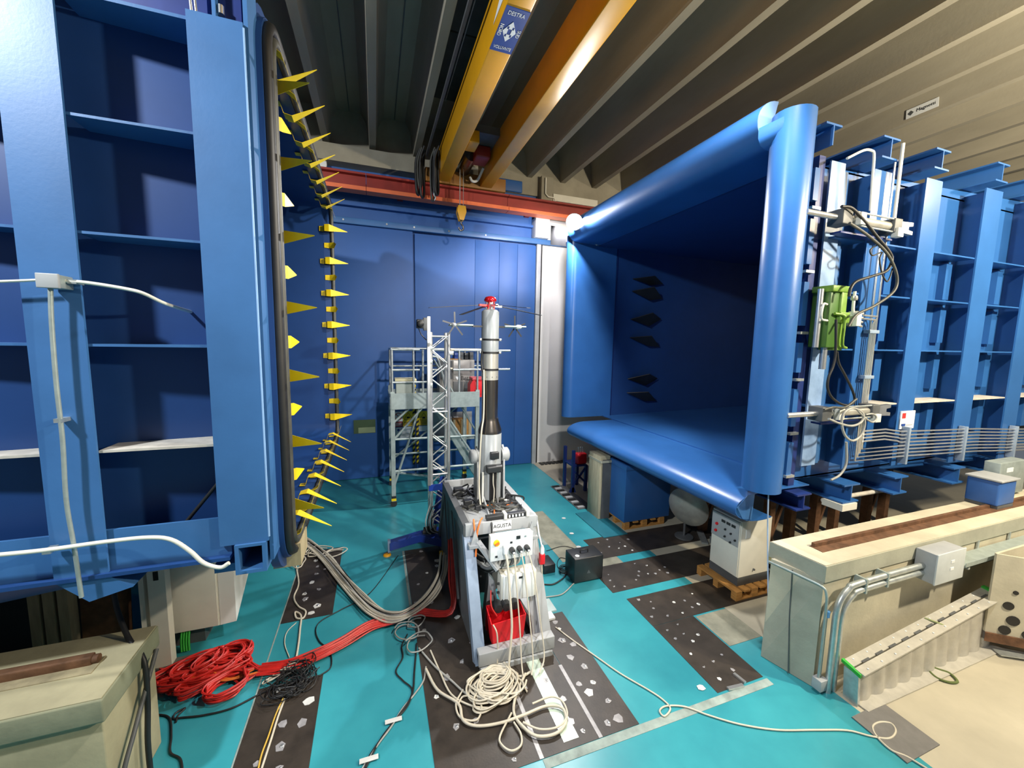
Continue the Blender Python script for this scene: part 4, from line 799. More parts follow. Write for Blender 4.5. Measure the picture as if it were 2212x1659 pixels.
for k in range(5): obj('base_cable', Tube([(0.78+0.03*k, 5.98, 0.75-0.05*k), (0.70+0.03*k, 5.95, 0.5), (0.72+0.03*k, 5.93, 0.33), (0.78+0.05*k, 5.93, 0.27)], 0.009, 5, 4), BLACK if k % 2 else CABG, tt)
obj('base_box', Prism([(0.66, 5.98, 0.26), (0.86, 5.94, 0.26), (0.88, 6.02, 0.33), (0.68, 6.06, 0.30)], (0, 0, 0.04)), BLACKP, tt)

# ================================================================ WORK PLATFORM
wp = thing('work_platform', 'grey-green steel work platform with guard rails in front of the blue doors', 'scaffold', (1.15, 8.4, 0))
def tb(nm, a, b, r=0.022, m=GALVD, n=8): return obj(nm, Tube([a, b], r, n), m, wp)
for y in (7.8, 9.0):
    for x in (0.30, 1.98):
        obj('post', Box(x-0.04, x+0.04, y-0.04, y+0.04, 0.12, 2.3), GALVD, wp)
        c = obj('castor', Lathe([(0.06, -0.02), (0.06, 0.02)], (x, y, 0.06), 14, 'y'), BLACK, wp)
        for s in (0, 1): obj('hazard_band', Box(x-0.045, x+0.045, y-0.045, y+0.045, 0.13+0.05*s, 0.18+0.05*s), YEL if s == 0 else BLACK, wp)
for x0, x1 in ((0.27, 0.94), (0.94, 1.30), (1.30, 2.02)): obj('toe_board', Box(x0, x1-0.005, 7.74, 7.77, 1.96, 2.27), GALVD, wp)
obj('toe_board', Box(0.25, 0.28, 7.77, 9.03, 1.96, 2.2), GALVD, wp); obj('toe_board', Box(0.27, 2.02, 9.03, 9.05, 1.96, 2.2), GALVD, wp)
for k in range(5): obj('deck_plank', Box(0.28, 2.0, 7.78+0.25*k, 8.02+0.25*k, 2.10, 2.14), GALVD, wp)
for z in (3.11, 2.72): 
    tb('guard_rail', (0.30, 7.8, z), (0.82, 7.8, z), m=GALV); tb('guard_rail', (1.0, 7.8, z), (1.34, 7.8, z), m=GALV); tb('guard_rail', (1.48, 7.8, z), (2.68, 7.8, z), m=GALV)
    tb('guard_rail', (0.30, 9.0, z), (2.6, 9.0, z), m=GALV); tb('guard_rail', (0.30, 7.8, z), (0.30, 9.0, z), m=GALV)
tb('guard_rail', (0.30, 7.8, 2.48), (0.95, 7.8, 2.48), m=GALV)
for x, y in ((0.30, 7.8), (0.70, 7.8), (0.88, 7.8), (1.0, 7.8), (1.60, 7.8), (1.98, 7.8), (0.30, 9.0), (1.2, 9.0), (1.98, 9.0), (2.6, 9.0)): tb('guard_post', (x, y, 2.2), (x, y, 3.11), m=GALV)
obj('gate_loop', Tube([(0.98, 7.78, 2.3), (0.98, 7.78, 2.85), (1.02, 7.78, 2.97), (1.10, 7.78, 2.98), (1.18, 7.78, 2.90), (1.34, 7.78, 2.3)], 0.022, 8, 4), GALV, wp)
obj('gate_loop', Tube([(1.46, 7.78, 2.74), (1.40, 7.78, 2.76), (1.38, 7.78, 2.95), (1.40, 7.78, 3.09), (1.50, 7.78, 3.12)], 0.02, 8, 4), mat('cream_rail', (0.6, 0.52, 0.4), 0.4, 0.2), wp)
for a, b in (((0.30, 7.8, 1.95), (0.30, 9.0, 0.6)), ((0.32, 7.8, 1.36), (1.98, 7.8, 1.34)), ((0.32, 7.8, 0.72), (1.98, 7.8, 0.72)), ((0.32, 7.8, 1.36), (0.85, 7.8, 1.95)), ((0.32, 7.8, 0.45), (0.80, 7.8, 1.95)), ((1.98, 7.8, 0.8), (1.25, 7.8, 1.95)), ((0.32, 9.0, 0.72), (1.98, 9.0, 0.72)), ((0.32, 9.0, 0.6), (1.98, 9.0, 1.9)), ((1.98, 7.8, 0.72), (1.98, 9.0, 0.72)), ((0.3, 7.8, 0.72), (0.3, 9.0, 0.72)), ((0.32, 7.8, 1.70), (0.60, 7.8, 1.95)), ((0.32, 7.8, 0.70), (1.3, 8.2, 0.35))):
    tb('brace', a, b, 0.024)
for y in (8.2, 8.75): obj('stair_stringer', Bar((1.15, y, 1.98), (2.25, y, 0.12), 0.03, 0.16), GALVD, wp)
for k in range(8): obj('stair_tread', Box(1.25+0.125*k, 1.40+0.125*k, 8.2, 8.75, 1.80-0.21*k, 1.83-0.21*k), GALVD, wp)
obj('stair_rail', Tube([(1.15, 8.2, 2.9), (2.25, 8.2, 1.0)], 0.02, 8), GALVD, wp)
gb = thing('grit_box', 'pale green-grey lidded box with a hazard-striped corner on the platform', 'box', (0.54, 8.0, 2.14))
obj('body', Box(0.37, 0.74, 7.82, 8.15, 2.14, 2.50, 0.01), mat('pale_grey_green', (0.42, 0.47, 0.42), 0.5), gb); obj('lid', Box(0.35, 0.76, 7.80, 8.17, 2.50, 2.54, 0.01), mat('pale_yellow_lid', (0.66, 0.60, 0.36), 0.5), gb)
for k in range(5): obj('hazard_stripe', Prism([(0.70, 7.812, 2.15+0.07*k), (0.745, 7.812, 2.18+0.07*k), (0.745, 7.812, 2.215+0.07*k), (0.70, 7.812, 2.185+0.07*k)], (0, -0.003, 0)), YEL if k % 2 else INK, gb)
bc = thing('tool_cabinet', 'grey Beta tool cabinet with dark drawers on the work platform', 'tool cabinet', (1.72, 8.7, 2.14))
obj('body', Box(1.32, 2.10, 8.55, 8.95, 2.14, 2.88, 0.008), mat('tool_cabinet_grey', (0.33, 0.31, 0.29), 0.4), bc); obj('shutter', Box(1.34, 1.60, 8.54, 8.552, 2.46, 2.86), GREYD, bc)
obj('door', Box(1.62, 2.08, 8.535, 8.55, 2.44, 2.86, 0.004), mat('tool_door_grey', (0.36, 0.34, 0.32), 0.35, 0.2), bc)
text('Beta', 0.13, INK, bc, (1.90, 8.532, 2.47), (R(90), 0, 0)); obj('emblem', Prism([(1.67, 8.534, 2.50), (1.71, 8.534, 2.43), (1.75, 8.534, 2.50), (1.73, 8.534, 2.52), (1.71, 8.534, 2.50), (1.69, 8.534, 2.52)], (0, -0.003, 0)), SIGNW, bc)
for k in range(2): obj('drawer', Box(1.62+0.24*k, 1.84+0.24*k, 8.53, 8.55, 2.17, 2.40, 0.004), GREYD, bc)
for k in range(4): tag(obj('tool_case', Box(1.66+0.115*k, 1.75+0.115*k, 8.62, 8.85, 2.88, 3.03+0.02*(k % 2), 0.008), [SIGNB, GREYD, BLACKP, GREYD][k]), ['dark blue case standing on the tool cabinet', 'dark grey case on the tool cabinet beside the blue one', 'black case on the tool cabinet', 'dark grey case at the right end of the tool cabinet'][k], 'case')
tag(obj('wooden_plank', Box(1.30, 1.80, 8.58, 8.9, 2.884, 2.90), WOOD), 'thin wooden board lying on top of the tool cabinet', 'board')
rdb = thing('red_tool_box', 'bright red tool box at the right end of the work platform', 'tool box', (1.98, 8.0, 2.27))
obj('body', Prism([(1.84, 7.84, 2.14), (2.14, 7.84, 2.14), (2.14, 7.84, 2.50), (1.90, 7.84, 2.50), (1.84, 7.84, 2.40)], (0, 0.25, 0)), REDP, rdb); obj('lid', Box(1.88, 2.16, 7.82, 8.11, 2.50, 2.55, 0.01), mat('pale_red_plastic', (0.75, 0.10, 0.12), 0.4), rdb); obj('front_panel', Box(1.94, 2.12, 7.828, 7.84, 2.20, 2.46, 0.004), REDP, rdb)
tag(obj('paper_roll', Lathe([(0.03, -0.22), (0.05, -0.2), (0.05, 0.2), (0.03, 0.22)], (1.42, 7.90, 2.195), 12, 'x'), CREAM), 'cream paper roll lying on the platform edge beside the truss', 'roll')
cb = thing('wooden_crate', 'brown wooden crate on a grey shelf behind the platform stairs', 'crate', (1.95, 9.4, 0.95))
obj('shelf', Box(1.30, 2.3, 9.30, 9.62, 0.88, 0.92), GALVD, cb); obj('back_board', Box(1.30, 2.3, 9.60, 9.63, 0.92, 1.52), GREYP, cb)
obj('side', Box(1.78, 2.2, 9.34, 9.58, 0.93, 1.38, 0.006), WOOD, cb); 
for x in (1.80, 2.0, 2.18): obj('batten', Box(x-0.025, x+0.025, 9.32, 9.342, 0.93, 1.38), WOODP, cb)
# notices on the door
s1 = thing('safety_sign', 'safety sign with red prohibition circle and yellow triangle on the blue door', 'sign', (0.62, 9.63, 1.2))
obj('white_field', Box(0.40, 0.60, 9.628, 9.638, 1.34, 1.58), SIGNW, s1); obj('red_field', Box(0.40, 0.60, 9.628, 9.638, 1.21, 1.335), SIGNR, s1); obj('yellow_field', Box(0.605, 0.85, 9.628, 9.638, 1.21, 1.58), SIGNY, s1)
obj('prohibition_ring', Tube([(0.50+0.08*math.cos(R(20*k)), 9.626, 1.46+0.085*math.sin(R(20*k))) for k in range(18)], 0.008, 6, 0, True), SIGNR, s1); obj('prohibition_bar', Bar((0.445, 9.624, 1.52), (0.555, 9.624, 1.40), 0.014, 0.006, up=(0, 1, 0)), SIGNR, s1)
def tri(x, z, s, par):
    obj('triangle', Tube([(x-s, 9.626, z-s*0.8), (x+s, 9.626, z-s*0.8), (x, 9.626, z+s*0.9)], 0.008, 6, 0, True), INK, par); obj('pictogram', Box(x-s*0.35, x+s*0.35, 9.624, 9.628, z-s*0.55, z-s*0.1), INK, par)
tri(0.73, 1.46, 0.10, s1)
for k in range(3): obj('text_line', Box(0.42, 0.58, 9.624, 9.628, 1.235+0.03*k, 1.247+0.03*k), SIGNW, s1); obj('text_line', Box(0.63, 0.82, 9.624, 9.628, 1.235+0.03*k, 1.247+0.03*k), INK, s1)
s2 = thing('safety_sign', 'yellow warning triangle sign right of the striped strips on the blue door', 'sign', (1.12, 9.63, 1.2))
obj('yellow_field', Box(0.98, 1.26, 9.628, 9.638, 1.22, 1.57), SIGNY, s2); tri(1.10, 1.44, 0.10, s2)
for k in range(4): obj('text_line', Box(1.02, 1.20, 9.624, 9.628, 1.24+0.03*k, 1.252+0.03*k), INK, s2)
s3 = thing('notice_sheet', 'white notice sheet with two round pictograms below the prohibition sign', 'sign', (0.62, 9.63, 0.9))
obj('sheet', Box(0.44, 0.82, 9.63, 9.637, 0.94, 1.19), SIGNW, s3)
for x in (0.50, 0.58): obj('pictogram', Lathe([(0.032, 0), (0.032, 0.006)], (x, 9.625, 1.13), 14, 'y'), SIGNB, s3)
for k in range(5): obj('text_line', Box(0.48, 0.78-0.04*(k % 2), 9.626, 9.63, 0.965+0.025*k, 0.973+0.025*k), GREYP, s3)
tag(obj('notice_sheet', Box(0.96, 1.18, 9.63, 9.637, 1.07, 1.20), SIGNW), 'small white notice sheet under the yellow sign right of the striped strips', 'sign')
for i, x in enumerate((0.86, 0.95)):
    hs = thing('hazard_strip', ['yellow and black striped strip on the left door edge', 'yellow and black striped strip on the right door edge'][i], 'strip', (x, 9.63, 0.25), 'hazard strips')
    obj('strip', Box(x-0.028, x+0.028, 9.622, 9.64, 0.25, 1.90), INK, hs)
    for k in range(14): obj('stripe', Prism([(x-0.028, 9.619, 0.28+0.116*k), (x+0.028, 9.619, 0.32+0.116*k), (x+0.028, 9.619, 0.375+0.116*k), (x-0.028, 9.619, 0.335+0.116*k)], (0, 0.003, 0)), YEL, hs)
vt = thing('door_window', 'small olive ventilation window low in the blue door', 'vent', (-0.26, 9.63, 1.1))
obj('frame', Box(-0.50, -0.02, 9.62, 9.64, 1.10, 1.42), mat('olive_glass', (0.07, 0.11, 0.05), 0.3), vt); obj('pane', Box(-0.40, -0.03, 9.612, 9.62, 1.11, 1.24), mat('pale_olive_glass', (0.30, 0.36, 0.20), 0.3), vt)

# ================================================================ RIGHT PLINTH AND ITS FITTINGS
rw = thing('concrete_plinth', 'cream concrete plinth with a grey coping and a rail groove, right foreground', 'plinth', (7.5, 2.55, 0))
bm = BM(); prism(bm, [(3.99, 2.31, 0), (3.86, 2.74, 0), (13, 2.74, 0), (13, 2.31, 0)], (0, 0, 1.10)); obj('wall_body', bm, CONC, rw)
obj('end_face', Prism([(3.985, 2.305, 0.005), (3.855, 2.745, 0.005), (3.90, 2.76, 1.09), (3.985, 2.305, 1.09)], (-0.012, -0.004, 0)), CONCG, rw)
bm = BM(); prism(bm, [(3.97, 2.29, 1.09), (3.90, 2.80, 1.09), (13, 2.80, 1.09), (13, 2.29, 1.09)], (0, 0, 0.16)); obj('coping', bm, CONCG, rw)
obj('coping_top', Prism([(3.975, 2.30, 1.245), (3.905, 2.79, 1.245), (13, 2.79, 1.245), (13, 2.30, 1.245)], (0, 0, 0.012)), CONC, rw)
obj('rail_groove', Box(4.20, 13, 2.47, 2.60, 1.250, 1.262), RUST, rw); obj('rail', Box(4.22, 13, 2.56, 2.595, 1.262, 1.30), RUST, rw)
obj('crack', Tube([(3.905, 2.55, 1.08), (3.90, 2.53, 0.6), (3.89, 2.48, 0.02)], 0.005, 5), GREYD, rw)
jb2 = thing('junction_box', 'large pale grey steel box on the right plinth with two conduits', 'junction box', (5.62, 2.2, 0.92))
obj('body', Box(5.36, 5.86, 2.12, 2.285, 0.90, 1.22, 0.006), GREYP, jb2); obj('cover', Box(5.355, 5.865, 2.108, 2.122, 0.895, 1.225, 0.004), mat('pale_box_grey', (0.52, 0.56, 0.58), 0.45), jb2)
obj('label_plate', Box(5.60, 5.66, 2.104, 2.108, 1.10, 1.13), SIGNW, jb2); obj('label_plate', Box(5.60, 5.66, 2.104, 2.108, 1.02, 1.05), SIGNW, jb2)
for i, (z, xo) in enumerate(((1.06, 4.06), (0.985, 4.13))):
    c = thing('conduit', ['upper of the two steel conduits bending down the right plinth', 'lower of the two steel conduits bending down the right plinth'][i], 'conduit', (xo, 2.22, 0))
    obj('pipe', Tube([(5.36, 2.22, z), (xo+0.28, 2.22, z), (xo+0.14, 2.22, z-0.03), (xo+0.04, 2.22, z-0.12), (xo, 2.22, z-0.26), (xo, 2.22, 0.5), (xo, 2.22, 0.0)], 0.028, 10, 4), GALV, c)
    for x in (4.75, 4.42): obj('clip', Box(x-0.012, x+0.012, 2.19, 2.30, z-0.034, z+0.034), GALVD, c)
c = thing('conduit', 'thin conduit along the end of the right plinth down to a small grey box', 'conduit', (3.96, 2.26, 0.15))
obj('pipe', Tube([(3.86, 2.76, 1.06), (3.92, 2.45, 1.06), (3.955, 2.30, 1.05), (3.97, 2.265, 0.98), (3.975, 2.26, 0.8), (3.975, 2.26, 0.14)], 0.012, 7, 4), GALVD, c)
obj('pipe', Tube([(4.005, 2.265, 0.76), (4.005, 2.265, 0.14)], 0.010, 7), GALVD, c); obj('coupling', Lathe([(0.022, -0.03), (0.022, 0.03)], (4.005, 2.262, 0.79), 10), mat('coupling_blue', (0.10, 0.28, 0.55), 0.4), c)
obj('small_box', Box(3.94, 4.04, 2.21, 2.295, 0.03, 0.14, 0.005), GREYP, c)
ct = thing('cable_tray', 'grey cable tray on brackets along the right plinth beyond the steel box', 'cable tray', (7.2, 2.2, 1.0))
bm = BM(); box(bm, 5.88, 9.5, 2.10, 2.29, 0.995, 1.003); box(bm, 5.88, 9.5, 2.10, 2.106, 0.995, 1.05); obj('tray', bm, GALVD, ct)
for x in (5.95, 6.6, 7.3, 8.0): obj('bracket', Box(x-0.015, x+0.015, 2.10, 2.30, 0.97, 0.995), GALV, ct); obj('hanger', Box(x-0.015, x+0.015, 2.285, 2.30, 0.99, 1.10), GALV, ct)
# steel plank standing on edge against the plinth
pk = thing('steel_plank', 'silver corrugated steel plank with perforated rails standing against the right plinth', 'plank', (5.3, 2.12, 0))
def hz_(x): return 0.33+0.115*(x-4.16)
bm = BM(); prev = None; NX = 96
for i in range(NX+1):
    x = 4.20+2.30*i/NX; dy = 0.028*abs(math.sin(math.pi*11*i/NX)); p = (bm.verts.new((x, 2.06-dy, 0.015)), bm.verts.new((x, 2.08-dy, hz_(x)-0.02)))
    if prev: bm.faces.new((prev[0], p[0], p[1], prev[1])).smooth = True
    prev = p
bm.normal_update(); bmesh.ops.solidify(bm, geom=bm.faces[:], thickness=0.006); obj('corrugated_web', bm, PLANK, pk)
obj('lower_flange', Box(4.18, 6.52, 1.95, 2.09, 0.004, 0.014), PLANK, pk)
for yy, nm in ((2.045, 'top_rail'), (2.145, 'top_rail')): obj(nm, Prism([(4.16, yy-0.045, hz_(4.16)), (6.5, yy-0.045, hz_(6.5)), (6.5, yy+0.035, hz_(6.5)+0.01), (4.16, yy+0.035, hz_(4.16)+0.01)], (0, 0, -0.012)), PLANK, pk)
for k in range(11):
    x = 4.30+0.2*k; obj('slot', Prism([(x, 2.088, hz_(x)+0.004), (x+0.10, 2.088, hz_(x+0.1)+0.004), (x+0.10, 2.108, hz_(x+0.1)+0.006), (x, 2.108, hz_(x)+0.006)], (0, 0, 0.002)), GREYD, pk)
    for yy in (2.03, 2.15): obj('bolt', Lathe([(0.008, 0), (0.008, 0.006)], (x-0.04, yy, hz_(x-0.04)+0.004), 7), SIGNW, pk)
obj('end_cap', Prism([(4.150, 2.02, 0.0), (4.150, 2.14, 0.0), (4.150, 2.16, 0.30), (4.150, 2.04, 0.30)], (0.03, 0, 0)), GALV, pk); obj('green_trim', Prism([(4.140, 2.02, 0.29), (4.140, 2.18, 0.33), (4.140, 2.18, 0.36), (4.140, 2.02, 0.325)], (0.03, 0, 0)), GREENV, pk)
obj('green_trim', Prism([(6.49, 2.02, 0.585), (6.49, 2.18, 0.60), (6.49, 2.18, 0.625), (6.49, 2.02, 0.605)], (0.06, 0, 0)), GREENV, pk)
obj('strap', Tube([(5.42, 2.17, hz_(5.42)+0.01), (5.46, 2.06, hz_(5.42)+0.012), (5.55, 2.04, hz_(5.5)-0.04)], 0.01, 6, 3), mat('olive_strap', (0.30, 0.34, 0.16), 0.8), pk)
tag(obj('rope_loop', Tube([(5.38,2.096,0.012), (5.449,2.019,0.012), (5.487,1.959,0.012), (5.428,1.88,0.012), (5.332,1.901,0.012), (5.286,1.984,0.012)], 0.012, 6, 5, True), mat('olive_rope', (0.10, 0.13, 0.04), 0.9)), 'olive green rope loop lying on the pale concrete floor', 'rope')
pb = thing('perforated_box', 'cream steel box with round holes at the right picture edge', 'box', (6.5, 1.9, 0.1))
obj('side', Prism([(6.30, 2.04, 0.22), (6.82, 1.62, 0.22), (6.82, 1.62, 1.10), (6.30, 2.04, 1.12)], (0.01, 0.02, 0)), CONC, pb); obj('side', Box(6.31, 7.6, 2.04, 2.06, 0.22, 1.12), CONC, pb); obj('skirt', Prism([(6.28, 2.03, 0.12), (6.82, 1.60, 0.12), (6.82, 1.60, 0.22), (6.28, 2.03, 0.22)], (0.3, 0.1, 0)), RUST, pb)
for t_, z, r in ((0.28, 0.72, 0.022), (0.22, 0.56, 0.045), (0.55, 0.50, 0.06), (0.30, 0.40, 0.055), (0.22, 0.28, 0.05), (0.5, 0.27, 0.05), (0.8, 0.7, 0.05), (0.85, 0.45, 0.06)):
    bmh = BM(); lathe(bmh, [(r, -0.004), (r, 0.004)], n=14, axis='y'); me = mesh_from(bmh, 'hole'); me.materials.append(BLACK); inst('hole', me, pb, (6.30+0.52*t_, 2.04-0.42*t_-0.006, z), (0, 0, R(-39)))
tag(obj('steel_strip', Bar((6.35, 1.95, 0.03), (7.2, 1.40, 0.06), 0.10, 0.012), GALV), 'bent steel strip lying at the foot of the perforated box', 'strip')
tag(obj('floor_mat', Prism([(3.983,1.969,0.002), (4.424,1.976,0.002), (4.412,1.571,0.002), (3.961,1.568,0.002)], (0, 0, 0.008)), MATG), 'dark grey square floor mat on the pale concrete, lower right', 'mat')

# gear under the collector
bxm = mat('motor_blue', (0.03, 0.11, 0.36), 0.5, 0, 0.15)
mo = thing('drive_motor', 'small blue drive unit standing on the right plinth by its far end', 'motor', (7.05, 2.6, 1.26))
(a, b) = [(7.519,2.8,1.567), (8.42,2.8,1.062)]
obj('body', Box(a[0], a[0]+0.42, 2.50, 2.80, 1.30, 1.62, 0.02), bxm, mo); obj('cover', Box(a[0]-0.01, a[0]+0.44, 2.48, 2.82, 1.62, 1.645, 0.006), GREYP, mo); obj('end_bell', Lathe([(0.02, 0.10), (0.08, 0.08), (0.09, 0.0)], (a[0]+0.42, 2.62, 1.38), 14, 'x'), bxm, mo); obj('foot', Box(a[0]+0.02, a[0]+0.40, 2.5, 2.8, 1.262, 1.30), GREYD, mo)
jb3 = thing('junction_box', 'pale grey-green control box with a white triangle at the right picture edge', 'junction box', (8.0, 2.6, 1.5))
(a, b) = [(8.068,2.7,1.743), (8.983,2.7,1.293)]
obj('body', Box(a[0], a[0]+0.7, 2.70, 2.86, b[2], a[2]+0.02, 0.008), GALVD, jb3); obj('stripe', Box(a[0]+0.17, a[0]+0.33, 2.695, 2.70, a[2]-0.12, a[2]-0.06), SIGNW, jb3); obj('triangle', Prism([(a[0]+0.18, 2.697, a[2]-0.26), (a[0]+0.30, 2.697, a[2]-0.26), (a[0]+0.24, 2.697, a[2]-0.18)], (0, 0.003, 0)), SIGNW, jb3)
obj('support', Box(a[0]+0.3, a[0]+0.4, 2.72, 2.8, 1.26, b[2]), GALVD, jb3)
tag(obj('tie_wire', Tube([(4.22, 3.10, 1.66), (4.20, 3.06, 1.3), (4.16, 2.98, 0.8), (4.08, 2.86, 0.3), (3.98, 2.72, 0.01)], 0.008, 6, 4), mat('pale_blue_rope', (0.35, 0.48, 0.68), 0.6)), 'pale blue rope hanging from the collector post to the floor', 'rope')
for i, (x, y) in enumerate(((5.75, 5.2), (6.3, 4.4), (7.4, 4.4), (8.8, 4.4))):
    st = thing('collector_support', ['rusty brown steel trestle under the collector behind the white cabinet', 'second rusty trestle under the collector', 'third rusty trestle in the dark under the collector', 'farthest rusty trestle in the dark under the collector'][i], 'support', (x, y, 0))
    for dx in (-0.25, 0.25): obj('leg', Box(x+dx-0.06, x+dx+0.06, y-0.06, y+0.06, 0, 1.33), RUST, st)
    obj('cross_beam', Box(x-0.35, x+0.35, y-0.08, y+0.08, 1.15, 1.34), RUST, st); obj('brace', Bar((x-0.2, y, 0.1), (x+0.2, y, 1.15), 0.05, 0.05, up=(0, 1, 0)), RUST, st)
fs = thing('folded_sheeting', 'heap of crumpled greenish sheeting on a low frame behind the white cabinet', 'sheeting', (5.9, 3.9, 0))
rq = random.Random(8); bm = BM(); G = [[bm.verts.new((5.45+0.09*i, 3.75+0.07*j, 0.10+0.16*math.sin(i*0.5)*math.sin(j*0.6)+rq.uniform(0, 0.05))) for j in range(7)] for i in range(8)]
for i in range(7):
    for j in range(6): bm.faces.new((G[i][j], G[i+1][j], G[i+1][j+1], G[i][j+1])).smooth = True
bm.normal_update(); bmesh.ops.solidify(bm, geom=bm.faces[:], thickness=0.01); obj('sheet', bm, mat('greenish_sheeting', (0.34, 0.36, 0.22), 0.7, 0, 0.2), fs); obj('frame', Tube([(5.4, 3.7, 0.05), (6.2, 3.7, 0.05), (6.2, 4.2, 0.05), (5.4, 4.2, 0.05)], 0.025, 6, 0, True), GALVD, fs)

def pallet(name, label, x0, x1, y0, y1):
    p = thing(name, label, 'pallet', ((x0+x1)/2, (y0+y1)/2, 0))
    for k in range(3):
        y = y0+0.04+(y1-y0-0.08)*k/2
        obj('runner', Box(x0, x1, y-0.04, y+0.04, 0.0, 0.02), WOOD, p)
        for q_ in range(3): xx = x0+0.05+(x1-x0-0.1)*q_/2; obj('block', Box(xx-0.05, xx+0.05, y-0.04, y+0.04, 0.02, 0.10), WOOD, p)
    for k in range(5): xx = x0+0.05+(x1-x0-0.1)*k/4; obj('top_board', Box(xx-0.05, xx+0.05, y0, y1, 0.10, 0.125), WOOD, p)
pallet('wooden_pallet', 'orange wooden pallet under the white control cabinet', 4.36, 5.02, 3.50, 4.16)
kc = thing('control_cabinet', 'white control cabinet with grey button panel standing on a wooden pallet', 'cabinet', (4.75, 3.83, 0.125))
obj('plinth', Box(4.48, 5.02, 3.60, 4.06, 0.126, 0.24), GREYD, kc); obj('body', Box(4.48, 5.02, 3.60, 4.06, 0.24, 1.02, 0.006), CREAM, kc); obj('door', Box(4.465, 4.48, 3.61, 4.05, 0.25, 1.0, 0.004), CREAM, kc)
obj('button_panel', Box(4.455, 4.466, 3.62, 4.05, 0.66, 1.0, 0.003), GREYP, kc)
for y, z in ((3.96, 0.84), (3.97, 0.74)): obj('red_button', Lathe([(0.018, -0.02), (0.02, 0)], (4.455, y, z), 10, 'x'), REDP, kc)
for y in (3.86, 3.78, 3.70): obj('meter', Box(4.448, 4.456, y-0.03, y+0.03, 0.90, 0.935), BLACKP, kc)
for y, z in ((3.82, 0.82), (3.73, 0.80), (3.82, 0.72), (3.73, 0.68), (3.66, 0.74)): obj('knob', Lathe([(0.012, -0.02), (0.014, 0)], (4.455, y, z), 8, 'x'), BLACKP, kc)
obj('label_plate', Box(4.56, 4.64, 3.594, 3.60, 0.78, 0.90), SIGNW, kc); obj('hinge', Box(4.455, 4.47, 4.05, 4.065, 0.5, 0.6), GREYD, kc); obj('lock', Lathe([(0.014, -0.02), (0.014, 0)], (4.75, 3.60, 0.32), 8, 'y'), GREYD, kc)
pallet('wooden_pallet', 'orange wooden pallet under the tall blue box', 4.14, 5.0, 5.60, 6.26)
bb = thing('blue_box', 'tall plain blue box standing on a pallet under the collector lip', 'box', (4.6, 5.95, 0.13))
obj('body', Box(4.13, 5.12, 5.62, 6.24, 0.126, 1.17, 0.006), BLUE, bb); obj('lid', Box(4.12, 5.13, 5.61, 6.25, 1.08, 1.16, 0.006), BLUE, bb)
cbk = thing('concrete_block', 'tall pale concrete block with a dark side beside the blue box', 'block', (4.02, 6.3, 0))
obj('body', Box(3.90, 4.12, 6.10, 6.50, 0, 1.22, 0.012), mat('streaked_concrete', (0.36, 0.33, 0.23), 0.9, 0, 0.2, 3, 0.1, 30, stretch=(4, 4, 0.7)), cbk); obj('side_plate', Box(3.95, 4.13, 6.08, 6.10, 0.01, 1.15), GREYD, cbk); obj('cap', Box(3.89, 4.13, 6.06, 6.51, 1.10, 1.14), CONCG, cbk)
tag(obj('floor_mat', Box(3.62, 4.10, 5.45, 6.45, 0.0, 0.014), mat('teal_mat', (0.012, 0.14, 0.19), 0.5)), 'dark teal mat on the floor in front of the concrete block', 'mat')
rs = thing('fire_trolley', 'blue steel stand with a bright red box beyond the concrete block', 'stand', (4.3, 7.6, 0))
for x, y in ((4.08, 7.45), (4.08, 7.85), (4.40, 7.45), (4.40, 7.85)): obj('leg', Box(x-0.03, x+0.03, y-0.03, y+0.03, 0, 0.95 if x < 4.2 else 0.6), NAVY, rs)
obj('cross_brace', Bar((4.08, 7.45, 0.15), (4.40, 7.45, 0.55), 0.04, 0.03, up=(0, 1, 0)), NAVY, rs); obj('cross_brace', Bar((4.08, 7.45, 0.5), (4.40, 7.45, 0.2), 0.04, 0.03, up=(0, 1, 0)), NAVY, rs)
obj('foot', Prism([(4.0, 7.42, 0), (4.16, 7.42, 0), (4.11, 7.42, 0.12), (4.06, 7.42, 0.12)], (0, 0.06, 0)), NAVY, rs); obj('shelf', Box(4.06, 4.42, 7.43, 7.87, 0.58, 0.61), NAVY, rs)
obj('red_box', Box(4.18, 4.42, 7.45, 7.62, 0.62, 0.86, 0.03), REDP, rs)
for k in range(3): obj('handle', Tube([(4.24+0.05*k, 7.5, 0.86), (4.22+0.05*k, 7.5, 1.0)], 0.008, 6), SIGNW, rs)
fg = thing('floor_grating', 'dark metal floor grating with raised bars beside the blue stand', 'grating', (3.9, 7.3, 0))
obj('pan', Box(3.76, 4.10, 6.60, 7.9, 0.002, 0.01), GREYD, fg)
for k in range(10): obj('bar', Box(3.78, 3.94, 6.64+0.13*k, 6.70+0.13*k, 0.012, 0.03), BLACK if k % 2 else GREYP, fg)
fg2 = thing('floor_grating', 'short dark grating strip in the floor at the foot of the white wall', 'grating', (4.6, 9.5, 0))
for k in range(8): obj('bar', Box(4.18+0.11*k, 4.26+0.11*k, 9.40, 9.60, 0.002, 0.02), BLACK, fg2)
dsh = thing('fan_dish', 'large pale round metal dish leaning under the collector lip', 'dish', (4.93, 5.0, 0.2))
bm = BM(); prof = [(0.001, 0.10), (0.10, 0.095), (0.22, 0.07), (0.31, 0.02), (0.335, 0.0), (0.33, -0.015), (0.21, 0.055), (0.10, 0.08), (0.001, 0.085)]
lathe(bm, prof, n=32); bm.transform(Matrix.Translation((4.95, 5.0, 0.58)) @ Matrix.Rotation(R(-66), 4, 'Z') @ Matrix.Rotation(R(97), 4, 'X')); obj('bowl', bm, mat('frosted_dish', (0.34, 0.34, 0.31), 0.35, 0.3, 0.2, 5), dsh)
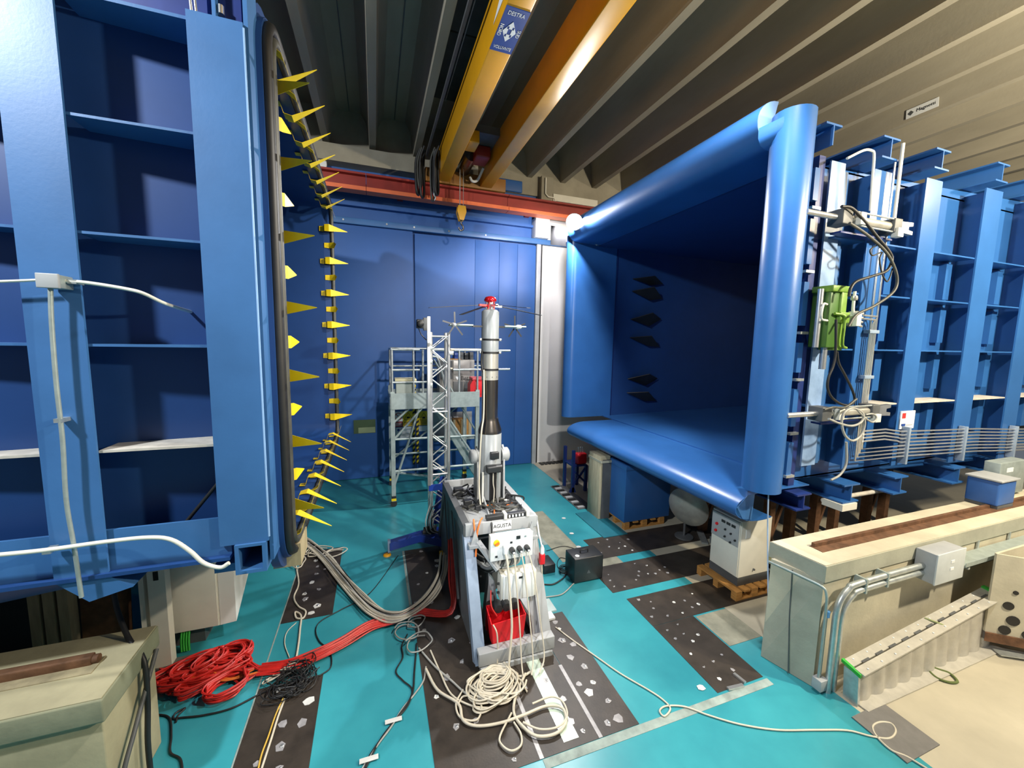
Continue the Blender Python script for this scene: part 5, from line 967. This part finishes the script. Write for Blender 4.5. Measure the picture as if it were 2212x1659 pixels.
obj('stand', Tube([(4.98, 5.08, 0.0), (4.98, 5.08, 0.58)], 0.02, 8), GREYD, dsh); obj('stand_foot', Lathe([(0.15, 0), (0.15, 0.02), (0.03, 0.03)], (4.98, 5.08, 0.005), 16), GREYD, dsh)
mo_ = [(5.378,5.125,0.02), (5.13,4.766,0.02)]
tag(obj('metal_offcut', Bar(mo_[0], mo_[1], 0.10, 0.03), GALV), 'pale grey metal offcut lying on the plates left of the control cabinet', 'offcut')
ac = thing('angle_iron', 'pale L-shaped angle iron lying on the right steel plate', 'angle iron', (3.4, 2.65, 0.005))
pa = [(3.357,2.65,0.015), (3.372,2.532,0.015), (3.327,2.519,0.015), (3.149,2.535,0.015)]
obj('arm', Bar(pa[0], pa[1], 0.03, 0.02), ALU, ac); obj('arm', Bar(pa[2], pa[3], 0.03, 0.02), ALU, ac)
kb = thing('speaker_box', 'black box with a carrying handle on the turquoise floor', 'box', (2.72, 4.6, 0))
obj('body', Box(2.52, 2.97, 4.46, 4.74, 0.012, 0.36, 0.012), BLACKP, kb)
for x in (2.56, 2.93):
    for y in (4.50, 4.70): obj('foot', Lathe([(0.015, 0), (0.015, 0.015)], (x, y, 0), 8), BLACK, kb)
obj('handle', Tube([(2.68, 4.60, 0.36), (2.68, 4.60, 0.40), (2.80, 4.60, 0.40), (2.80, 4.60, 0.36)], 0.01, 6), BLACK, kb); obj('round_sticker', Lathe([(0.03, 0), (0.03, 0.002)], (2.60, 4.54, 0.361), 12), SIGNW, kb); obj('emblem', Prism([(2.71, 4.458, 0.13), (2.77, 4.458, 0.13), (2.74, 4.458, 0.18)], (0, -0.002, 0)), GREYD, kb); obj('knob', Lathe([(0.012, 0), (0.012, 0.03)], (2.97, 4.55, 0.2), 8, 'x'), ALU, kb)
tag(obj('power_supply', Box(2.22, 2.40, 4.80, 5.06, 0.0, 0.13, 0.008), BLACKP), 'low black box on the floor between the rig and the larger black box', 'box')
tag(obj('reflective_card', Box(1.88, 2.06, 4.05, 4.28, 0.0, 0.02), mat('silvery_card', (0.55, 0.66, 0.66), 0.15, 0.3)), 'silvery flat case on the floor right of the rig', 'case')
tag(obj('notebook', Box(1.80, 1.98, 3.92, 4.04, 0.0, 0.03), SIGNW), 'white folder with a dark edge on the floor right of the rig', 'folder')

# ================================================================ CABLES ON THE FLOOR
rc = random.Random(21)
def lift(p, z): return (p[0], p[1], z)
def bundle(name, label, path, n, spread, r, mats, sm=5, part='cable', cat='cables'):
    t = thing(name, label, cat, (path[0][0], path[0][1], 0))
    for k in range(n):
        ox = rc.uniform(-spread, spread); oz = rc.uniform(0, spread*0.5); pts = []
        for i, p in enumerate(path):
            a = Vector(path[max(0, i-1)]); b = Vector(path[min(len(path)-1, i+1)]); d = (b-a).normalized(); nn = Vector((-d.y, d.x, 0))
            if nn.length < 1e-3: nn = Vector((1, 0, 0))
            ww = ox*(0.75+0.5*rc.random()); q = Vector(p)+nn*ww; pts.append((q.x, q.y, max(r+0.004, q.z+oz*rc.uniform(0.4, 1.2))))
        obj(part, Tube(pts, r*rc.uniform(0.85, 1.15), 5, sm), mats[k % len(mats)], t)
    return t
# red bundle from the heap to the rig
path = [(-1.136,4.138,0.02), (-0.89,4.116,0.02), (-0.644,4.158,0.02), (-0.388,4.272,0.02), (-0.107,4.435,0.02), (0.148,4.471,0.02), (0.417,4.508,0.02)]+[(0.80, 4.35, 0.05), (0.86, 4.55, 0.35), (0.88, 4.75, 0.75)]
rbun = bundle('red_cable_bundle', 'thick bundle of red cables crossing the floor from the heap to the rig', path, 16, 0.075, 0.010, [RED])
hp = thing('red_cable_heap', 'tangled heap of coiled red cables beside the white cabinet', 'cables', (-1.7, 4.0, 0))
def coil(par, c, rx, ry, turns, r, m, part='coil', ang=0.0, wob=0.12, h=0.05):
    pts = []; N = int(turns*10)
    for k in range(N+1):
        a = 2*math.pi*k/10+ang; s = 1+wob*rc.uniform(-1, 1); x = rx*s*math.cos(a); y = ry*s*math.sin(a); pts.append((c[0]+x*math.cos(ang)-y*math.sin(ang), c[1]+x*math.sin(ang)+y*math.cos(ang), r+0.004+h*k/N+rc.uniform(0, 0.01)))
    obj(part, Tube(pts, r, 5, 4), m, par)
for (px, rx, ry, tn, an) in zip([(-1.822,4.317,0), (-1.701,4.345,0), (-1.529,4.347,0), (-1.427,4.405,0), (-1.564,4.161,0), (-1.739,4.192,0), (-1.363,3.991,0), (-1.51,4.226,0)], (0.24, 0.22, 0.22, 0.16, 0.24, 0.22, 0.16, 0.26), (0.10, 0.15, 0.16, 0.13, 0.10, 0.08, 0.12, 0.12), (5, 6, 8, 8, 5, 4, 9, 5), (0.3, 0.5, 0.4, 0.3, 0.6, 0.1, 0.5, 0.2)):
    coil(hp, px, rx, ry, tn, 0.010, RED, ang=an, h=0.09)
for k in range(14):
    p0 = [(-2.06,4.456,0.03), (-2.006,4.326,0.03), (-1.934,4.197,0.03)][k % 3]; p1 = [(-1.111,4.118,0.03), (-1.147,4.188,0.03), (-1.237,4.308,0.03)][k % 3]
    mid = [(p0[0]*(1-t_)+p1[0]*t_+rc.uniform(-0.06, 0.06), p0[1]*(1-t_)+p1[1]*t_+rc.uniform(-0.16, 0.12), 0.02+rc.uniform(0, 0.07)) for t_ in (0.25, 0.5, 0.75)]
    obj('cable', Tube([p0]+mid+[p1], 0.010, 5, 5), RED if k % 5 else ORANGE, hp)
# pale bundle sweeping from the nozzle to the rig
path = [(-1.233,6.86,0.03), (-0.978,6.48,0.03), (-0.734,6.037,0.03), (-0.472,5.448,0.03), (-0.25,4.975,0.03), (-0.057,4.646,0.03), (0.148,4.473,0.03), (0.363,4.511,0.03), (0.614,4.746,0.03)]+[(0.80, 5.0, 0.12), (0.86, 5.2, 0.30)]
bundle('pale_cable_bundle', 'bundle of cream and grey cables sweeping from the nozzle foot to the rig', path, 15, 0.09, 0.012, [CABW, CABW, CABG, CABW, BLACK])
cl = thing('pale_cable_coils', 'loose loops of pale cable at the foot of the nozzle', 'cables', (-0.6, 6.0, 0))
for px, rx, ry in zip([(-0.866,6.36,0), (-1.078,6.497,0), (-0.658,6.226,0), (-1.154,6.184,0)], (0.16, 0.12, 0.18, 0.10), (0.14, 0.2, 0.10, 0.25)): coil(cl, px, rx, ry, 1.6, 0.009, CABW, 'loop', 0.4, 0.2)
def cable(label, pts, r, m, cat='cable'): return tag(obj('floor_cable', Tube(pts, r, 6, 6), m), label, cat)
cable('white cable running along the left steel plate with a small loop', [(-1.108,6.483,0.012), (-1.15,6.161,0.012), (-1.028,5.599,0.012), (-1.032,5.298,0.012), (-0.945,5.086,0.012), (-0.851,4.969,0.012), (-0.857,4.845,0.012), (-0.934,4.87,0.012), (-0.964,4.988,0.012), (-0.889,4.897,0.012), (-0.86,4.65,0.012), (-0.838,4.427,0.012), (-0.826,4.227,0.012)], 0.011, CABW)
cable('thin white cable curving beside the left steel plate', [(-0.921,4.791,0.008), (-0.991,4.66,0.008), (-0.98,4.478,0.008), (-0.895,4.254,0.008)], 0.005, CABW)
cable('black cable looping across the turquoise floor to the red bundle', [(0.278,5.915,0.01), (-0.114,5.106,0.01), (-0.432,4.881,0.01), (-0.647,4.74,0.01), (-0.692,4.599,0.01), (-0.63,4.397,0.01), (-0.512,4.223,0.01), (-0.476,3.993,0.01), (-0.572,3.909,0.01)], 0.006, BLACK)
cable('black cable winding from the red bundle down to the lower edge', [(0.286,4.209,0.01), (0.216,4.054,0.01), (0.215,3.891,0.01), (0.138,3.734,0.01), (0.197,3.602,0.01), (0.273,3.471,0.01), (0.218,3.314,0.01), (0.093,3.196,0.01), (-0.022,3.068,0.01), (-0.126,2.883,0.01)], 0.008, BLACK)
cable('black cable beside the left plinth', [(-1.888,3.923,0.01), (-1.741,3.844,0.01), (-1.646,3.644,0.01), (-1.591,3.491,0.01), (-1.492,3.403,0.01), (-1.415,3.24,0.01)], 0.008, BLACK)
cable('black cable trailing from the red heap along the floor', [(-1.666,3.775,0.01), (-1.676,3.844,0.01), (-1.649,3.904,0.01), (-1.705,3.876,0.01), (-1.7,3.821,0.01), (-1.629,3.807,0.01), (-1.469,3.776,0.01), (-1.264,3.777,0.01), (-1.069,3.859,0.01), (-0.89,3.903,0.01)], 0.008, BLACK)
cable('grey cable running with the black one towards the lower edge', [(0.429,3.698,0.01), (0.388,3.54,0.01), (0.289,3.414,0.01), (0.177,3.304,0.01), (0.073,3.16,0.01), (-0.04,3.035,0.01), (-0.159,2.874,0.01)], 0.008, CABG)
cable('second black cable running towards the lower edge', [(0.371,4.039,0.01), (0.313,3.677,0.01), (0.268,3.421,0.01), (0.142,3.247,0.01), (0.034,3.13,0.01), (-0.093,2.976,0.01), (-0.142,2.868,0.01)], 0.009, BLACK)
for i, (p, ) in enumerate((([(0.094,3.207,0.012)][0],), ([(-0.103,2.938,0.012)][0],))): tag(obj('tape_strip', Box(p[0]-0.07, p[0]+0.07, p[1]-0.02, p[1]+0.02, 0.016, 0.02), TAPEW), ['white tape strip holding the black cables, upper one', 'white tape strip holding the black cables at the lower edge'][i], 'tape')
cable('yellow cable running down the left steel plate', [(-0.852,3.746,0.011), (-0.88,3.582,0.011), (-0.892,3.394,0.011), (-0.906,3.245,0.011), (-0.9,3.102,0.011)], 0.007, mat('amber_cable', (0.60, 0.38, 0.06), 0.5))
cable('cream cable running beside the yellow one on the left plate', [(-0.838,3.732,0.011), (-0.856,3.552,0.011), (-0.863,3.384,0.011), (-0.872,3.233,0.011), (-0.88,3.095,0.011)], 0.009, CABW)
cable('long thin white cable snaking from the rig to the lower right corner', [(1.923,3.794,0.01), (2.027,3.538,0.01), (2.152,3.262,0.01), (2.266,3.012,0.01), (2.411,2.771,0.01), (2.471,2.648,0.01), (2.479,2.548,0.01), (2.374,2.503,0.01), (2.371,2.56,0.01), (2.463,2.577,0.01), (2.619,2.517,0.01), (2.757,2.387,0.01), (2.96,2.23,0.01), (3.223,2.092,0.01), (3.532,1.99,0.01), (3.798,1.898,0.01), (3.933,1.803,0.01), (4.061,1.74,0.01), (4.194,1.759,0.01), (4.244,1.816,0.01), (4.161,1.857,0.01), (4.05,1.849,0.01), (3.981,1.779,0.01), (3.961,1.673,0.01), (4.02,1.597,0.01), (4.061,1.474,0.01)], 0.008, CABW)
cable('thin black cable curling beside the power supply', [(2.509,5.36,0.01), (2.855,5.4,0.01), (3.039,5.122,0.01), (2.805,4.99,0.01), (2.63,5.111,0.01), (2.487,4.896,0.01), (2.596,4.74,0.01)], 0.005, BLACK)
cable('grey cable with a connector between the rig and the black box', [(2.041,4.319,0.012), (2.234,4.306,0.012), (2.366,4.365,0.012), (2.527,4.472,0.012), (2.645,4.49,0.012)], 0.008, CABG)
cable('black cable with a strap between the rig and the black box', [(2.093,4.588,0.012), (2.244,4.54,0.012), (2.423,4.616,0.012), (2.546,4.716,0.012), (2.684,4.793,0.012)], 0.01, BLACK)
kt = thing('black_cable_coil', 'small coil of black cable beside the black box', 'cables', (2.45, 4.75, 0)); coil(kt, [(2.552,4.77,-0)][0], 0.10, 0.08, 4, 0.006, BLACK, 'coil', 0.3, 0.2)
bt = thing('black_cable_tangle', 'tangled heap of thin black cables on the left steel plate', 'cables', (-0.8, 3.9, 0))
for k in range(16):
    c0 = [(-0.793,3.91,0)][0]; coil(bt, (c0[0]+rc.uniform(-0.16, 0.16), c0[1]+rc.uniform(-0.14, 0.14)), rc.uniform(0.06, 0.18), rc.uniform(0.05, 0.14), rc.uniform(1.2, 2.4), 0.005, BLACK, 'loop', rc.uniform(0, 3), 0.3, 0.06)
for k in range(3): c0 = [(-0.979,3.998,0)][0]; coil(bt, (c0[0]+0.04*k, c0[1]+0.03*k), 0.10, 0.03, 1.1, 0.006, CABW, 'loop', 0.4, 0.2, 0.04)
# big cream coil in front of the rig
bcl = thing('cream_cable_coil', 'loose pile of cream cable loops on the plates in front of the rig', 'cables', (1.2, 3.2, 0))
for k in range(9):
    c0 = [(1.024,3.235,0)][0]; coil(bcl, (c0[0]+rc.uniform(-0.07, 0.07), c0[1]+rc.uniform(-0.05, 0.05)), rc.uniform(0.16, 0.26), rc.uniform(0.11, 0.17), rc.uniform(1.3, 2.2), 0.0095, CABW, 'loop', rc.uniform(-0.4, 0.6), 0.10, 0.05)
for k in range(3):
    c0 = [(1.054,3.333,0)][0]; coil(bcl, (c0[0], c0[1]), 0.12+0.02*k, 0.085+0.02*k, 2.0, 0.0095, CABW, 'loop', 0.2*k, 0.06, 0.06)
obj('loop', Tube([(0.423,3.647,0.03), (0.498,3.375,0.03), (0.655,3.174,0.03), (0.663,3.011,0.03), (0.764,2.921,0.03), (0.959,2.883,0.03), (1.174,2.887,0.03), (1.405,2.904,0.03), (1.534,2.838,0.03), (1.503,2.712,0.03), (1.375,2.649,0.03), (1.219,2.679,0.03), (1.137,2.79,0.03), (1.104,2.933,0.03), (1.186,3.099,0.03), (1.351,3.287,0.03)], 0.013, 7, 6), CABW, bcl)
obj('loop', Tube([(0.726,3.306,0.025), (0.636,3.185,0.025), (0.649,3.042,0.025), (0.778,2.978,0.025), (0.85,3.092,0.025), (0.792,3.208,0.025), (0.711,3.235,0.025), (0.656,3.179,0.025)], 0.009, 6, 5), CABW, bcl)
obj('loop', Tube([(1.086,2.944,0.025), (0.927,2.781,0.025), (0.922,2.703,0.025), (0.98,2.638,0.025), (1.066,2.655,0.025), (1.099,2.744,0.025), (1.077,2.857,0.025)], 0.009, 6, 5), CABW, bcl)
obj('loop', Tube([(1.148,2.819,0.04), (1.257,2.719,0.04), (1.415,2.688,0.04), (1.539,2.757,0.04), (1.56,2.891,0.04), (1.479,2.967,0.04), (1.29,2.955,0.04)], 0.009, 6, 5), CABW, bcl)
obj('loop', Tube([(0.387,3.953,0.02), (0.517,3.658,0.02), (0.642,3.446,0.02), (0.758,3.25,0.02), (0.909,3.15,0.02), (1.127,3.129,0.02)], 0.010, 6, 5), CABG, bcl)
obj('loop', Tube([(0.5,3.883,0.02), (0.552,3.588,0.02), (0.615,3.297,0.02), (0.772,3.122,0.02), (0.924,3.049,0.02)], 0.009, 6, 5), CABW, bcl)
wl = thing('white_cable_loops', 'small loops of grey and white cable left of the rig foot', 'cables', (0.75, 4.0, 0))
for px, rx, ry in zip([(0.393,4.01,0), (0.287,4.221,0), (0.4,4.337,0)], (0.14, 0.12, 0.10), (0.12, 0.14, 0.08)): coil(wl, px, rx, ry, 1.3, 0.008, CABG, 'loop', 0.5, 0.1)
